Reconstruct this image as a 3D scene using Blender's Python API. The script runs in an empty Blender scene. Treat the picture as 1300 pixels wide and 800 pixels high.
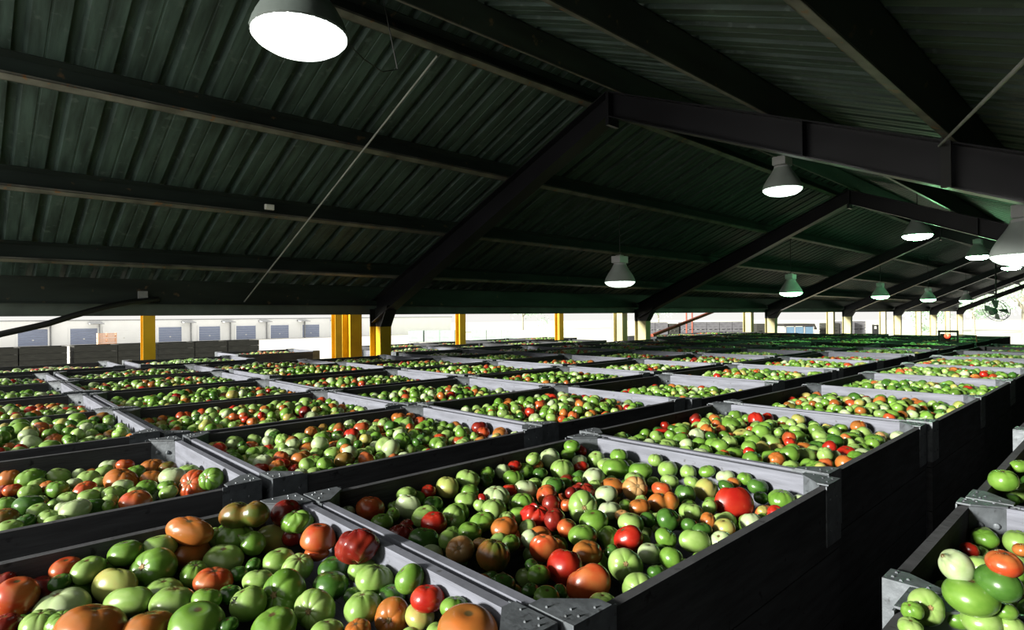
import bpy, bmesh, math, random
import numpy as np
from mathutils import Vector, Matrix, Quaternion
C = bpy.context.scene.collection
rnd = random.Random(7)
NR = np.random.default_rng(11)
PI = math.pi
H = 4.2                      # camera height above the floor; heights below are often written relative to it
YAW = math.radians(46.7)
FW = Vector((math.cos(YAW), math.sin(YAW), 0)); RT = Vector((math.sin(YAW), -math.cos(YAW), 0))

# ------------------------------------------------------------------ materials
def lin(c):
    return tuple(((v/255)/12.92 if v/255 <= .04045 else ((v/255+.055)/1.055)**2.4) for v in c)
def newmat(name):
    m = bpy.data.materials.new(name); m.use_nodes = True
    nt = m.node_tree; b = nt.nodes['Principled BSDF']
    return m, nt, b
def mat(name, col, rough=.6, metal=0., spec=.4, var=.25, scale=6., stretch=(1, 1, 1), bump=0., bscale=None, speck=None, coords='Object'):
    m, nt, b = newmat(name)
    tc = nt.nodes.new('ShaderNodeTexCoord'); mp = nt.nodes.new('ShaderNodeMapping'); mp.inputs['Scale'].default_value = stretch
    nt.links.new(tc.outputs[coords], mp.inputs['Vector'])
    no = nt.nodes.new('ShaderNodeTexNoise'); no.inputs['Scale'].default_value = scale; no.inputs['Detail'].default_value = 5
    nt.links.new(mp.outputs[0], no.inputs['Vector'])
    cr = nt.nodes.new('ShaderNodeValToRGB')
    cr.color_ramp.elements[0].position = .3; cr.color_ramp.elements[1].position = .72
    cr.color_ramp.elements[0].color = (*[c*(1-var) for c in col], 1); cr.color_ramp.elements[1].color = (*[min(1, c*(1+var)) for c in col], 1)
    nt.links.new(no.outputs['Fac'], cr.inputs[0])
    out = cr.outputs[0]
    if speck:
        n2 = nt.nodes.new('ShaderNodeTexNoise'); n2.inputs['Scale'].default_value = speck[1]; n2.inputs['Detail'].default_value = 3
        nt.links.new(tc.outputs[coords], n2.inputs['Vector'])
        r2 = nt.nodes.new('ShaderNodeValToRGB'); r2.color_ramp.elements[0].position = speck[2]; r2.color_ramp.elements[1].position = min(1, speck[2]+.08)
        nt.links.new(n2.outputs['Fac'], r2.inputs[0])
        mx = nt.nodes.new('ShaderNodeMixRGB'); mx.inputs[2].default_value = (*speck[0], 1)
        nt.links.new(r2.outputs[0], mx.inputs[0]); nt.links.new(out, mx.inputs[1]); out = mx.outputs[0]
    nt.links.new(out, b.inputs['Base Color'])
    b.inputs['Roughness'].default_value = rough; b.inputs['Metallic'].default_value = metal; b.inputs['Specular IOR Level'].default_value = spec
    if bump:
        bp = nt.nodes.new('ShaderNodeBump'); bp.inputs['Strength'].default_value = bump; bp.inputs['Distance'].default_value = .01
        nb = nt.nodes.new('ShaderNodeTexNoise'); nb.inputs['Scale'].default_value = bscale or scale*3; nb.inputs['Detail'].default_value = 4
        nt.links.new(mp.outputs[0], nb.inputs['Vector']); nt.links.new(nb.outputs['Fac'], bp.inputs['Height']); nt.links.new(bp.outputs[0], b.inputs['Normal'])
    return m
def emit(name, col, s):
    m, nt, b = newmat(name)
    b.inputs['Base Color'].default_value = (.8, .8, .8, 1)
    b.inputs['Emission Color'].default_value = (*col, 1); b.inputs['Emission Strength'].default_value = s
    return m

M = {}
M['wood'] = mat('weathered_shaded_wood', (.050, .052, .056), .9, spec=.15, var=.28, scale=3.5, stretch=(1.2, 1.2, 9), bump=.35, speck=((.022, .022, .024), 22, .64))  # side boards darker than the ends: their shade is put into the colour
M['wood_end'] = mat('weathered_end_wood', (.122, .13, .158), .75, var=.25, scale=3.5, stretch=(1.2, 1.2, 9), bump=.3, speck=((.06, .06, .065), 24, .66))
M['dark_wood'] = mat('old_dark_wood', (.03, .031, .026), .85, var=.4, scale=4, stretch=(1, 1, 7), bump=.3)
M['grey_crate'] = mat('grey_crate_wood', (.11, .11, .12), .85, var=.3, scale=2, stretch=(1, 1, 6))
M['pale_crate'] = mat('pale_green_crate', (.30, .38, .34), .85, var=.1, scale=2)
M['galv'] = mat('galvanised_bracket', (.10, .113, .125), .5, metal=.3, var=.35, scale=18, bump=.15, speck=((.05, .055, .06), 40, .62))
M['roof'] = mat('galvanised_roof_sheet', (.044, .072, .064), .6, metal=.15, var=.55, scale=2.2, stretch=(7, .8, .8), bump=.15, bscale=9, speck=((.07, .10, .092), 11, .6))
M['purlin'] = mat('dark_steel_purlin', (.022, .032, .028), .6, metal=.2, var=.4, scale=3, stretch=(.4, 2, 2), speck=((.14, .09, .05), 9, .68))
M['fascia'] = mat('lit_grey_green_fascia', (.10, .125, .115), .6, var=.3, scale=3)  # colour raised to stand in for light bounced up from the yard
M['lip'] = mat('lit_steel_edge', (.14, .138, .12), .5, metal=.2, var=.5, scale=5, speck=((.25, .12, .05), 12, .62))  # purlin lip coloured lighter than its web to paint in caught light
M['rafter'] = mat('dark_steel_rafter', (.012, .012, .016), .36, metal=.25, var=.4, scale=1.4, bump=.25, bscale=3)
M['yellow'] = mat('yellow_steel_paint', (.56, .33, .008), .5, var=.15, scale=3, speck=((.35, .2, .03), 10, .7))
M['beige'] = mat('khaki_steel', (.42, .38, .19), .55, var=.12, scale=2)  # khaki base colour for columns and posts past the nearest
M['black'] = mat('black_steel_paint', (.012, .013, .013), .5, var=.3)
M['concrete'] = mat('dark_concrete_floor', (.02, .02, .02), .85, var=.3, scale=1.5)
M['apron'] = mat('bright_concrete_yard', (.80, .78, .72), .9, var=.06, scale=.15, speck=((.68, .66, .6), .5, .66))
M['field'] = mat('glare_paled_grass', (.84, .86, .70), .95, var=.12, scale=.08)  # grass whitened in colour to imitate overexposed daylight
M['wallsteel'] = mat('dark_wall_cladding', (.008, .0085, .008), .8, var=.3, scale=2)
M['white_wall'] = mat('white_rendered_wall', (.94, .95, .95), .9, var=.03, scale=.6)
M['bluedoor'] = mat('blue_grey_roller_door', (.27, .31, .43), .7, var=.12, scale=1, stretch=(1, 1, 8))
M['greysteel'] = mat('grey_awning_steel', (.30, .31, .32), .7, var=.2)
M['ballast'] = mat('lamp_grey_enamel', (.62, .63, .66), .4, var=.08)
M['bell'] = mat('lamp_bell_enamel', (.55, .62, .60), .35, var=.08)
M['bell_dark'] = mat('lamp_dark_ribbed_housing', (.06, .075, .07), .45, var=.2)
M['lens_near'] = emit('lamp_lens_white', (.92, 1, .95), 2.5)
M['lens_mid'] = emit('lamp_lens_cool', (.80, 1, .86), 3.)
M['lens_far'] = emit('lamp_lens_green', (.34, 1, .46), 115.)
M['lens_low'] = emit('lamp_lens_pale_green', (.36, 1, .48), 22.)
M['cable'] = mat('grey_cable', (.30, .31, .30), .6)
M['white'] = mat('white_plastic_box', (.75, .75, .72), .5, var=.05)
M['redsteel'] = mat('red_oxide_steel', (.28, .06, .03), .6, var=.3)
M['glass'] = mat('tinted_cab_glass', (.10, .18, .26), .15, var=.1, spec=.7)
M['truck_dark'] = mat('dark_truck_roof', (.03, .028, .026), .6)
M['truck_pale'] = mat('pale_truck_frame', (.3, .3, .29), .6)
M['foliage'] = mat('haze_paled_foliage', (.60, .76, .60), .9, var=.2, scale=1.2)  # leaf colour paled to stand in for haze and flare
M['bark'] = mat('grey_tree_bark', (.30, .27, .22), .9)
M['fan'] = mat('green_fan_enamel', (.16, .22, .17), .5)
M['orangewood'] = mat('orange_crate_slats', (.70, .42, .28), .8, var=.15)
M['scar'] = mat('corky_stem_scar', (.22, .15, .06), .8, var=.5, scale=20)
M['ink'] = mat('black_ink', (.01, .01, .01), .6)
M['redglow'] = emit('red_warning_lens', (1, .05, .02), 2.2)

# tomato skins: two ripeness tones mixed by noise over the skin, a corky scar at the stem pole
KS = .62
SK = {'g': ((.115, .26, .03), (.19, .36, .055)), 'l': ((.23, .40, .08), (.34, .50, .15)), 'p': ((.40, .53, .24), (.52, .63, .37)),
      'd': ((.04, .125, .016), (.075, .19, .03)), 'y': ((.40, .47, .12), (.46, .38, .11)), 'b': ((.10, .135, .022), (.27, .11, .025)),
      'o': ((.52, .155, .03), (.36, .14, .03)), 'r': ((.50, .065, .018), (.50, .15, .04)), 'R': ((.40, .014, .009), (.48, .035, .014)),
      'K': ((.17, .010, .008), (.26, .025, .012)), 't': ((.60, .38, .16), (.58, .27, .08))}
SK = {k: tuple(tuple(c*KS for c in col) for col in v) for k, v in SK.items()}
def skin_nodes(nt, b, colsock, coord):
    b.inputs['Roughness'].default_value = .30; b.inputs['Specular IOR Level'].default_value = .55
    sx = nt.nodes.new('ShaderNodeSeparateXYZ'); nt.links.new(coord, sx.inputs[0])
def skin(name, c1, c2):
    m, nt, b = newmat(name)
    tc = nt.nodes.new('ShaderNodeTexCoord')
    oi = nt.nodes.new('ShaderNodeObjectInfo')
    ad = nt.nodes.new('ShaderNodeVectorMath'); ad.operation = 'ADD'
    ml = nt.nodes.new('ShaderNodeMath'); ml.operation = 'MULTIPLY'; ml.inputs[1].default_value = 37.
    nt.links.new(oi.outputs['Random'], ml.inputs[0]); nt.links.new(tc.outputs['Object'], ad.inputs[0]); nt.links.new(ml.outputs[0], ad.inputs[1])
    no = nt.nodes.new('ShaderNodeTexNoise'); no.inputs['Scale'].default_value = .9; no.inputs['Detail'].default_value = 3
    nt.links.new(ad.outputs[0], no.inputs['Vector'])
    cr = nt.nodes.new('ShaderNodeValToRGB'); cr.color_ramp.elements[0].position = .38; cr.color_ramp.elements[1].position = .64
    cr.color_ramp.elements[0].color = (*c1, 1); cr.color_ramp.elements[1].color = (*c2, 1)
    nt.links.new(no.outputs['Fac'], cr.inputs[0])
    # corky scar round the stem pole
    sx = nt.nodes.new('ShaderNodeSeparateXYZ'); nt.links.new(tc.outputs['Object'], sx.inputs[0])
    cx = nt.nodes.new('ShaderNodeCombineXYZ'); nt.links.new(sx.outputs[0], cx.inputs[0]); nt.links.new(sx.outputs[1], cx.inputs[1])
    ln = nt.nodes.new('ShaderNodeVectorMath'); ln.operation = 'LENGTH'; nt.links.new(cx.outputs[0], ln.inputs[0])
    gt = nt.nodes.new('ShaderNodeMath'); gt.operation = 'GREATER_THAN'; gt.inputs[1].default_value = 0; nt.links.new(sx.outputs[2], gt.inputs[0])
    mr = nt.nodes.new('ShaderNodeMapRange'); mr.inputs[1].default_value = .10; mr.inputs[2].default_value = .19; mr.inputs[3].default_value = 1; mr.inputs[4].default_value = 0
    nt.links.new(ln.outputs['Value'], mr.inputs[0])
    mu = nt.nodes.new('ShaderNodeMath'); mu.operation = 'MULTIPLY'; nt.links.new(mr.outputs[0], mu.inputs[0]); nt.links.new(gt.outputs[0], mu.inputs[1])
    mx = nt.nodes.new('ShaderNodeMixRGB'); mx.inputs[2].default_value = (.075, .052, .02, 1)
    nt.links.new(mu.outputs[0], mx.inputs[0]); nt.links.new(cr.outputs[0], mx.inputs[1])
    nt.links.new(mx.outputs[0], b.inputs['Base Color'])
    b.inputs['Roughness'].default_value = .27; b.inputs['Specular IOR Level'].default_value = .5
    return m
SKIN = {k: skin('tomato_skin_'+n, *SK[k]) for k, n in dict(g='green', l='light_green', p='pale_green', d='dark_green', y='yellow_green', b='breaker', o='orange', r='orange_red', R='red', K='dark_red', t='tan').items()}
m, nt, b = newmat('tomato_skin_mixed')
at = nt.nodes.new('ShaderNodeAttribute'); at.attribute_name = 'tint'
no = nt.nodes.new('ShaderNodeTexNoise'); no.inputs['Scale'].default_value = 16; no.inputs['Detail'].default_value = 2
tc = nt.nodes.new('ShaderNodeTexCoord'); nt.links.new(tc.outputs['Object'], no.inputs['Vector'])
hs = nt.nodes.new('ShaderNodeHueSaturation'); mr = nt.nodes.new('ShaderNodeMapRange'); mr.inputs[1].default_value = .3; mr.inputs[2].default_value = .7; mr.inputs[3].default_value = .72; mr.inputs[4].default_value = 1.3
nt.links.new(no.outputs['Fac'], mr.inputs[0]); nt.links.new(mr.outputs[0], hs.inputs['Value']); nt.links.new(at.outputs['Color'], hs.inputs['Color'])
nt.links.new(hs.outputs[0], b.inputs['Base Color']); b.inputs['Roughness'].default_value = .3; b.inputs['Specular IOR Level'].default_value = .5
SKIN_MIX = m

# ------------------------------------------------------------------ mesh helpers
def link(name, me, m=None, parent=None, loc=None):
    o = bpy.data.objects.new(name, me); C.objects.link(o)
    if m is not None and me is not None and len(me.materials) == 0: me.materials.append(m)
    if parent is not None: o.parent = parent
    if loc is not None: o.location = loc
    return o
def tag(o, label=None, cat=None, group=None, kind=None):
    if label: o['label'] = label
    if cat: o['category'] = cat
    if group: o['group'] = group
    if kind: o['kind'] = kind
    return o
def empty(name, loc, label=None, cat=None, group=None, rz=0):
    o = bpy.data.objects.new(name, None); C.objects.link(o); o.location = loc; o.rotation_euler = (0, 0, rz); o.empty_display_size = .1
    return tag(o, label, cat, group)
class MB:
    def __init__(s): s.v = []; s.f = []
    def add(s, vs, fs):
        n = len(s.v); s.v += [tuple(v) for v in vs]; s.f += [tuple(i+n for i in f) for f in fs]; return s
    def box(s, x0, x1, y0, y1, z0, z1):
        return s.add([(x0,y0,z0),(x1,y0,z0),(x1,y1,z0),(x0,y1,z0),(x0,y0,z1),(x1,y0,z1),(x1,y1,z1),(x0,y1,z1)],
                     [(0,3,2,1),(4,5,6,7),(0,1,5,4),(1,2,6,5),(2,3,7,6),(3,0,4,7)])
    def prism(s, pts, a0, a1, axis='X'):
        n = len(pts)
        if axis == 'X': vs = [(a0,p[0],p[1]) for p in pts]+[(a1,p[0],p[1]) for p in pts]
        elif axis == 'Y': vs = [(p[0],a0,p[1]) for p in pts]+[(p[0],a1,p[1]) for p in pts]
        else: vs = [(p[0],p[1],a0) for p in pts]+[(p[0],p[1],a1) for p in pts]
        return s.add(vs, [tuple(range(n))[::-1], tuple(range(n,2*n))]+[(i,(i+1)%n,n+(i+1)%n,n+i) for i in range(n)])
    def tube(s, pts, r, n=8):
        pts = [Vector(p) for p in pts]; k0 = len(s.v); rings = []
        for i, p in enumerate(pts):
            t = (pts[min(i+1,len(pts)-1)]-pts[max(i-1,0)]).normalized()
            a = t.orthogonal().normalized() if i == 0 else (a-t*a.dot(t)).normalized()
            bb = t.cross(a); rr = r[i] if isinstance(r,(list,tuple)) else r
            s.v += [tuple(p+(a*math.cos(2*PI*j/n)+bb*math.sin(2*PI*j/n))*rr) for j in range(n)]
        for i in range(len(pts)-1):
            for j in range(n):
                s.f.append((k0+i*n+j,k0+i*n+(j+1)%n,k0+(i+1)*n+(j+1)%n,k0+(i+1)*n+j))
        s.f.append(tuple(k0+j for j in range(n))[::-1]); s.f.append(tuple(k0+(len(pts)-1)*n+j for j in range(n)))
        return s
    def lathe(s, prof, n=32, cx=0, cy=0, rib=0, ribn=0):
        k0 = len(s.v)
        for (r,z) in prof:
            for j in range(n):
                a = 2*PI*j/n; q = r*(1+(rib*math.cos(ribn*a) if rib else 0)); s.v.append((cx+q*math.cos(a),cy+q*math.sin(a),z))
        for i in range(len(prof)-1):
            for j in range(n): s.f.append((k0+i*n+j,k0+i*n+(j+1)%n,k0+(i+1)*n+(j+1)%n,k0+(i+1)*n+j))
        s.f.append(tuple(k0+j for j in range(n))[::-1]); s.f.append(tuple(k0+(len(prof)-1)*n+j for j in range(n)))
        return s
    def ball(s, c, r, n=10, m=7, sc=(1,1,1)):
        prof = [(max(.001,r*math.sin(PI*i/m)), r*math.cos(PI*i/m)) for i in range(m+1)][::-1]
        t = MB(); t.lathe(prof, n)
        return s.add([(c[0]+v[0]*sc[0], c[1]+v[1]*sc[1], c[2]+v[2]*sc[2]) for v in t.v], t.f)
    def mesh(s, name, smooth=False, bevel=0):
        me = bpy.data.meshes.new(name); me.from_pydata(s.v, [], s.f)
        bm = bmesh.new(); bm.from_mesh(me); bmesh.ops.recalc_face_normals(bm, faces=bm.faces)
        if bevel: bmesh.ops.bevel(bm, geom=bm.edges, offset=bevel, segments=1, affect='EDGES')
        bm.to_mesh(me); bm.free()
        if smooth:
            me.polygons.foreach_set('use_smooth', [True]*len(me.polygons))
            try: me.set_sharp_from_angle(angle=math.radians(40))
            except Exception: pass
        return me
    def build(s, name, m, parent=None, loc=None, smooth=False, bevel=0):
        return link(name, s.mesh(name, smooth, bevel), m, parent, loc)

def planks(mb, x0, x1, y0, y1, z0, z1, n=3, gap=.004):
    h = (z1-z0)/n
    for i in range(n): mb.box(x0, x1, y0, y1, z0+i*h+(gap if i else 0), z0+(i+1)*h)
# ------------------------------------------------------------------ camera, world, sun
cam = bpy.data.cameras.new('camera'); co = bpy.data.objects.new('camera', cam); C.objects.link(co)
cam.sensor_width = 36; cam.lens = 756.03/1300*36; cam.clip_end = 600; cam.clip_start = .05
pt, rl = math.radians(.12), math.radians(-.527)
Z = Vector((0,0,1)); fw = FW*math.cos(pt)+Z*math.sin(pt); up0 = -FW*math.sin(pt)+Z*math.cos(pt)
rt = RT*math.cos(rl)+up0*math.sin(rl); up = -RT*math.sin(rl)+up0*math.cos(rl)
R3 = Matrix((rt, up, -fw)).transposed(); co.matrix_world = Matrix.Translation((0,0,H)) @ R3.to_4x4()
sc = bpy.context.scene; sc.camera = co
w = bpy.data.worlds.new('world'); sc.world = w; w.use_nodes = True
bg = w.node_tree.nodes['Background']; bg.inputs[0].default_value = (1, .985, .94, 1); bg.inputs[1].default_value = .95
sl = bpy.data.lights.new('sun', 'SUN'); so = bpy.data.objects.new('sun', sl); C.objects.link(so)
sl.energy = 12.5; sl.angle = math.radians(8.); sl.color = (1, .96, .88)
sd = Vector((.972, -.21, -math.tan(math.radians(14.)))).normalized()
so.rotation_euler = (-sd).to_track_quat('Z', 'Y').to_euler(); so.location = (-20, 6, 8)
vs = sc.view_settings; vs.view_transform = 'Standard'; vs.look = 'None'; vs.exposure = 0; vs.gamma = 1; vs.use_curve_mapping = False

# ------------------------------------------------------------------ setting: ground, roof, frames
YR = 3.87; ZR = H+2.37; ML, MR = .43, .40       # ridge line of the purlins' undersides, slopes of both sides
def zroof(y): return ZR-ML*(y-YR) if y > YR else ZR-MR*(YR-y)
X0, X1 = -.5, 50.6
tag(MB().box(X0-.2, X1, -1.6, 8.95, -.1, 0).build('floor', M['concrete']), kind='structure')
tag(MB().box(-150, 75, -60, 330, -.25, -.02).build('ground', M['apron']), kind='structure')
tag(MB().box(75, 400, -150, 330, -.25, -.02).build('field', M['field']), kind='structure')
wl = MB()
k = 0; x = X0
prof = []
while x < X1:
    prof += [(x,-1.55),(x+.22,-1.55),(x+.25,-1.585),(x+.29,-1.585)]; x += .32
prof2 = [(p[0], p[1]-.02) for p in prof[::-1]]
wl.prism(prof+prof2, 0, H+.42, 'Z')
tag(wl.build('wall_right', M['wallsteel']), kind='structure')
nw = MB(); planks(nw, X0-.05, X0, -1.58, .35, 0, H+.9, 9, .004)  # unseen partial screen, added to block sky light at the near right
tag(nw.build('sky_blocker_near', M['wallsteel']), kind='structure')
# corrugated roof: flat pans with trapezoid ribs rising between them
DK = .24
def deck(y0, y1):
    n = 0; v = []; f = []; x = X0; xs = []
    while x < X1:
        xs += [(x, 0), (x+.085, 0), (x+.088, .006), (x+.102, .006), (x+.105, 0), (x+.205, 0), (x+.211, .062), (x+.272, .062), (x+.296, 0)]; x += .305
    for (xx, dz) in xs:
        v += [(xx, y0, zroof(y0)+DK+dz), (xx, y1, zroof(y1)+DK+dz), (xx, y0, zroof(y0)+DK+dz+.004), (xx, y1, zroof(y1)+DK+dz+.004)]
    for i in range(len(xs)-1):
        a = i*4; b = a+4
        f += [(a, b, b+1, a+1), (a+2, a+3, b+3, b+2)]
    return v, f
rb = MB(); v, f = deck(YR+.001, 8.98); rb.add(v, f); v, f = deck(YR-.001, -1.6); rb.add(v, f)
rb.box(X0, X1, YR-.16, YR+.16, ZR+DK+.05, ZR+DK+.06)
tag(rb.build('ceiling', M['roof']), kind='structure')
# purlins (channel sections) along the shed
def purlin(y, side, lipdir):
    a = math.atan(ML if side > 0 else MR)*(-1 if side > 0 else 1)
    ca, sa = math.cos(a), math.sin(a)
    def T(p): return (y+p[0]*ca-p[1]*sa, zroof(y)+p[0]*sa+p[1]*ca)
    t = .007; w_ = .075; d = .215; s = lipdir
    web = [(0,0),(t*s,0),(t*s,d),(0,d)]; top = [(0,d-t),(w_*s,d-t),(w_*s,d),(0,d)]
    root = empty('roof_purlin', (0,0,0))
    mb = MB(); mb.prism([T(p) for p in web], X0, X1); mb.prism([T(p) for p in top], X0, X1); mb.build('web', M['purlin'], root)
    mb = MB(); mb.prism([T(p) for p in [(0,0),(w_*s,0),(w_*s,t),(0,t)]], X0, X1); mb.prism([T(p) for p in [(w_*s-t*s,0),(w_*s,0),(w_*s,.022),(w_*s-t*s,.022)]], X0, X1)
    mb.build('bottom_flange', M['lip'] if lipdir*side > 0 or True else M['purlin'], root)
    return tag(root, kind='structure')
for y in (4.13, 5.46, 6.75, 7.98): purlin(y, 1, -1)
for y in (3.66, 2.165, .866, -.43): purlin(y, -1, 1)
# eave strut and fascia on the open side
es = empty('eave_strut', (0,0,0))
MB().box(X0, X1, 8.74, 8.755, H+.20, H+.512).box(X0, X1, 8.68, 8.755, H+.195, H+.205).build('web', M['purlin'], es)
MB().box(X0, X1, 8.80, 8.815, H+.055, H+.30).box(X0, X1, 8.80, 8.90, H+.050, H+.058).build('fascia', M['fascia'], es)
tag(es, kind='structure')
FX = [-2.36, 5.14, 12.6, 20.1, 27.6, 35.1, 42.6, 50.1]
for i, x in enumerate(FX):
    if i == 0: continue
    r = empty('roof_rafter', (0,0,0))
    mb = MB(); fl = MB()
    for (ya, yb) in ((YR, 8.72), (YR, -1.5)):
        za, zb = zroof(ya), zroof(yb); da, db = .27, .37
        mb.prism([(ya,za),(yb,zb),(yb,zb-db),(ya,za-da)], x-.005, x+.005)
        fl.prism([(ya,za-.012),(yb,zb-.012),(yb,zb),(ya,za)], x-.10, x+.10)
        fl.prism([(ya,za-da),(yb,zb-db),(yb,zb-db+.012),(ya,za-da+.012)], x-.10, x+.10)
    # bolted splice plates at the ridge and stiffeners
    mb.box(x-.09, x+.09, YR-.02, YR+.02, ZR-.36, ZR-.01)
    for ys in (1.9, .2): mb.box(x-.095, x-.005, ys-.006, ys+.006, zroof(ys)-.30, zroof(ys)-.01)
    mb.build('web', M['rafter'], r); fl.build('flange', M['rafter'], r)
    tag(r, kind='structure')
fb = MB(); yb = .93; fb.box(5.0, 5.03, yb-.03, yb+.03, zroof(yb)-.33, zroof(yb)+.02)
tag(fb.build('fly_brace', M['black']), 'short black upright strut on the roof beam under the sloping roof', 'strut')
# haunched main columns on the open eave line: yellow shaft, black head
ordn = ['nearest', 'second', 'third', 'fourth', 'fifth', 'sixth', 'last']
for i, x in enumerate(FX):
    if i == 0: continue
    if i == 1: lab = 'tapered yellow column with black head standing among the tomato bins'
    else: lab = f'tapered khaki column with black head, {ordn[i-1]} from the near end'
    r = empty('steel_column', (x, 8.66, 0), lab, 'column', 'black-headed columns along the open side')
    zs = H-.15
    def isec(z0, z1, yi0, yi1, name, m):
        mb = MB(); yo = .12
        mb.prism([(yi0,z0),(yo,z0),(yo,z1),(yi1,z1)], -.006, .006)
        mb.prism([(yi0,z0),(yi0+.014,z0),(yi1+.014,z1),(yi1,z1)], -.10, .10)
        mb.prism([(yo-.014,z0),(yo,z0),(yo,z1),(yo-.014,z1)], -.10, .10)
        return mb.build(name, m, r)
    isec(0, zs, -.13, -.22, 'shaft', M['yellow'] if i <= 1 else M['beige'])
    h = MB(); zt = zroof(8.30)-.03
    h.prism([(-.22,zs),(.12,zs),(.12,zroof(8.78)-.1),(-.42,zroof(8.24)-.30),(-.30,H-.02)], -.006, .006)
    h.prism([(-.22,zs),(-.205,zs),(-.285,H-.01),(-.40,zroof(8.24)-.30),(-.43,zroof(8.24)-.30),(-.30,H-.02)], -.10, .10)
    h.prism([(.106,zs),(.12,zs),(.12,zroof(8.78)-.12),(.106,zroof(8.78)-.12)], -.10, .10)
    h.build('head', M['black'], r)
# columns of the next shed, close behind
for i, x in enumerate((5.05, 12.75, 20.1, 28.0, 35.6, 42.8, 50.6)):
    r = empty('steel_post', (x, 9.4, 0), (f'straight khaki post behind the black-headed columns, {ordn[i]} from the near end' if i else 'straight yellow post beside the nearest black-headed yellow column'), 'post', 'straight posts behind the open side')
    mb = MB().box(-.006,.006,-.13,.13,0,H+.5); mb.build('web', M['yellow'] if i < 1 else M['beige'], r)
    MB().box(-.11,.11,-.145,-.13,0,H+.5).build('flange', M['yellow'] if i < 1 else M['beige'], r); MB().box(-.11,.11,.13,.145,0,H+.5).build('flange', M['yellow'] if i < 1 else M['beige'], r)
for (x, lab) in ((2.13, 'slim yellow post before the white warehouse'), (5.16, 'slim yellow post just left of the straight yellow post'), (8.03, 'slim yellow post by the pale green containers'), (11.2, 'slimmest yellow post beyond the pale green containers')):
    r = empty('yellow_post', (x, 10.15, 0), lab, 'post', 'slim yellow posts outside')
    MB().box(-.005,.005,-.07,.07,0,H+.5).build('web', M['yellow'], r)
    MB().box(-.08,.08,-.08,-.07,0,H+.5).build('flange', M['yellow'], r); MB().box(-.08,.08,.07,.08,0,H+.5).build('flange', M['yellow'], r)
# rods, wires, brace
tag(MB().tube([(3.02,4.10,H+2.22),(3.02,8.72,H+.24)], .009).build('brace_rod', M['cable']), 'thin straight steel rod slanting under the left roof slope', 'rod')
tag(MB().tube([(2.3,.15,H+.82),(5.02,.97,H+1.16)], .009).build('brace_rod', M['cable']), 'thin dark rod meeting the roof beam on the right slope', 'rod')
tag(MB().tube([(.05,8.55,H-.26),(.39,8.55,H-.145),(.62,8.55,H-.085),(.79,8.55,H-.04),(1.03,8.55,H+.05),(1.33,8.55,H+.15),(1.62,8.6,H+.22),(1.95,8.72,H+.26)], .035, 10).build('drain_pipe', M['black'], smooth=True), 'bent dark pipe rising to the eave before the white warehouse', 'pipe')
tag(MB().tube([(13.6,9.0,H-.55),(17.6,9.0,H+.22)], .05, 8).build('diagonal_brace', M['redsteel']), 'rust-red diagonal brace rising to the eave between columns', 'brace')
wb = empty('junction_box', (2.6, 6.70, H+1.245), 'small white box fixed to the roof purlin', 'junction box')
MB().box(-.05,.05,-.02,.02,-.03,.03).build('body', M['white'], wb, bevel=.004); MB().box(-.04,.04,-.028,-.02,-.022,.022).build('cover', M['white'], wb)
pts = [(1.1+.35*t, 6.2+.5*t, H+1.02-.42*t-.10*math.sin(PI*t)) for t in [i/8 for i in range(9)]]
bb = MB().box(1.72,1.82,8.66,8.72,H+.26,H+.36)
tag(bb.build('conduit_box', M['greysteel']), 'small grey box under the eave above the bent pipe', 'box')

# ------------------------------------------------------------------ lamps
def lamp_meshes(kind):
    P = {}
    P['lens'] = MB().lathe([(.001,-.075),(.09,-.070),(.17,-.052),(.215,-.024),(.236,0),(.236,.02),(.001,.02)], 40)
    P['bell'] = MB().lathe([(.237,.012),(.242,.02),(.225,.075),(.19,.14),(.150,.20),(.120,.25),(.105,.285),(.001,.285)], 48, rib=.012, ribn=24)
    P['neck'] = MB().lathe([(.10,.285),(.10,.31),(.07,.32),(.001,.32)], 24)
    P['ballast'] = MB().box(-.115,.115,-.085,.085,.315,.425).box(-.05,.05,-.05,.05,.425,.445)
    P['hook'] = MB().tube([(0,0,.44),(0,0,.47),(.018,0,.49),(.012,0,.515),(0,0,.52)], .008)
    return P
LM = {k: v.mesh('lamp_'+k, k in ('lens','bell','neck','hook'), .008 if k == 'ballast' else 0) for k, v in lamp_meshes(0).items()}
def lamp(x, y, z, label, lens, bell='bell'):
    r = empty('high_bay_lamp', (x, y, H+z), label, 'ceiling lamp', 'round lamps hanging under the roof')
    for k in ('ballast', 'neck', 'bell', 'hook', 'lens'):
        me = LM[k].copy(); me.materials.clear()
        o = link(k, me, {'lens': M[lens], 'bell': M[bell], 'ballast': M['ballast'], 'neck': M['ballast'], 'hook': M['black']}[k], r)
        if k == 'lens': o['label'] = 'glowing white lens'
    zt = zroof(y)+.245-(H+z)
    if zt > .55: MB().tube([(0,0,.51),(0,0,zt)], .007).build('drop_rod', M['black'], r)
    return r
lamp(1.32, 2.98, 1.45, 'largest lamp, directly overhead below the left roof slope', 'lens_near', 'bell_dark')
lamp(6.44, .66, .45, 'grey bell lamp at the end of the roof beam over the aisle', 'lens_mid')
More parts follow.
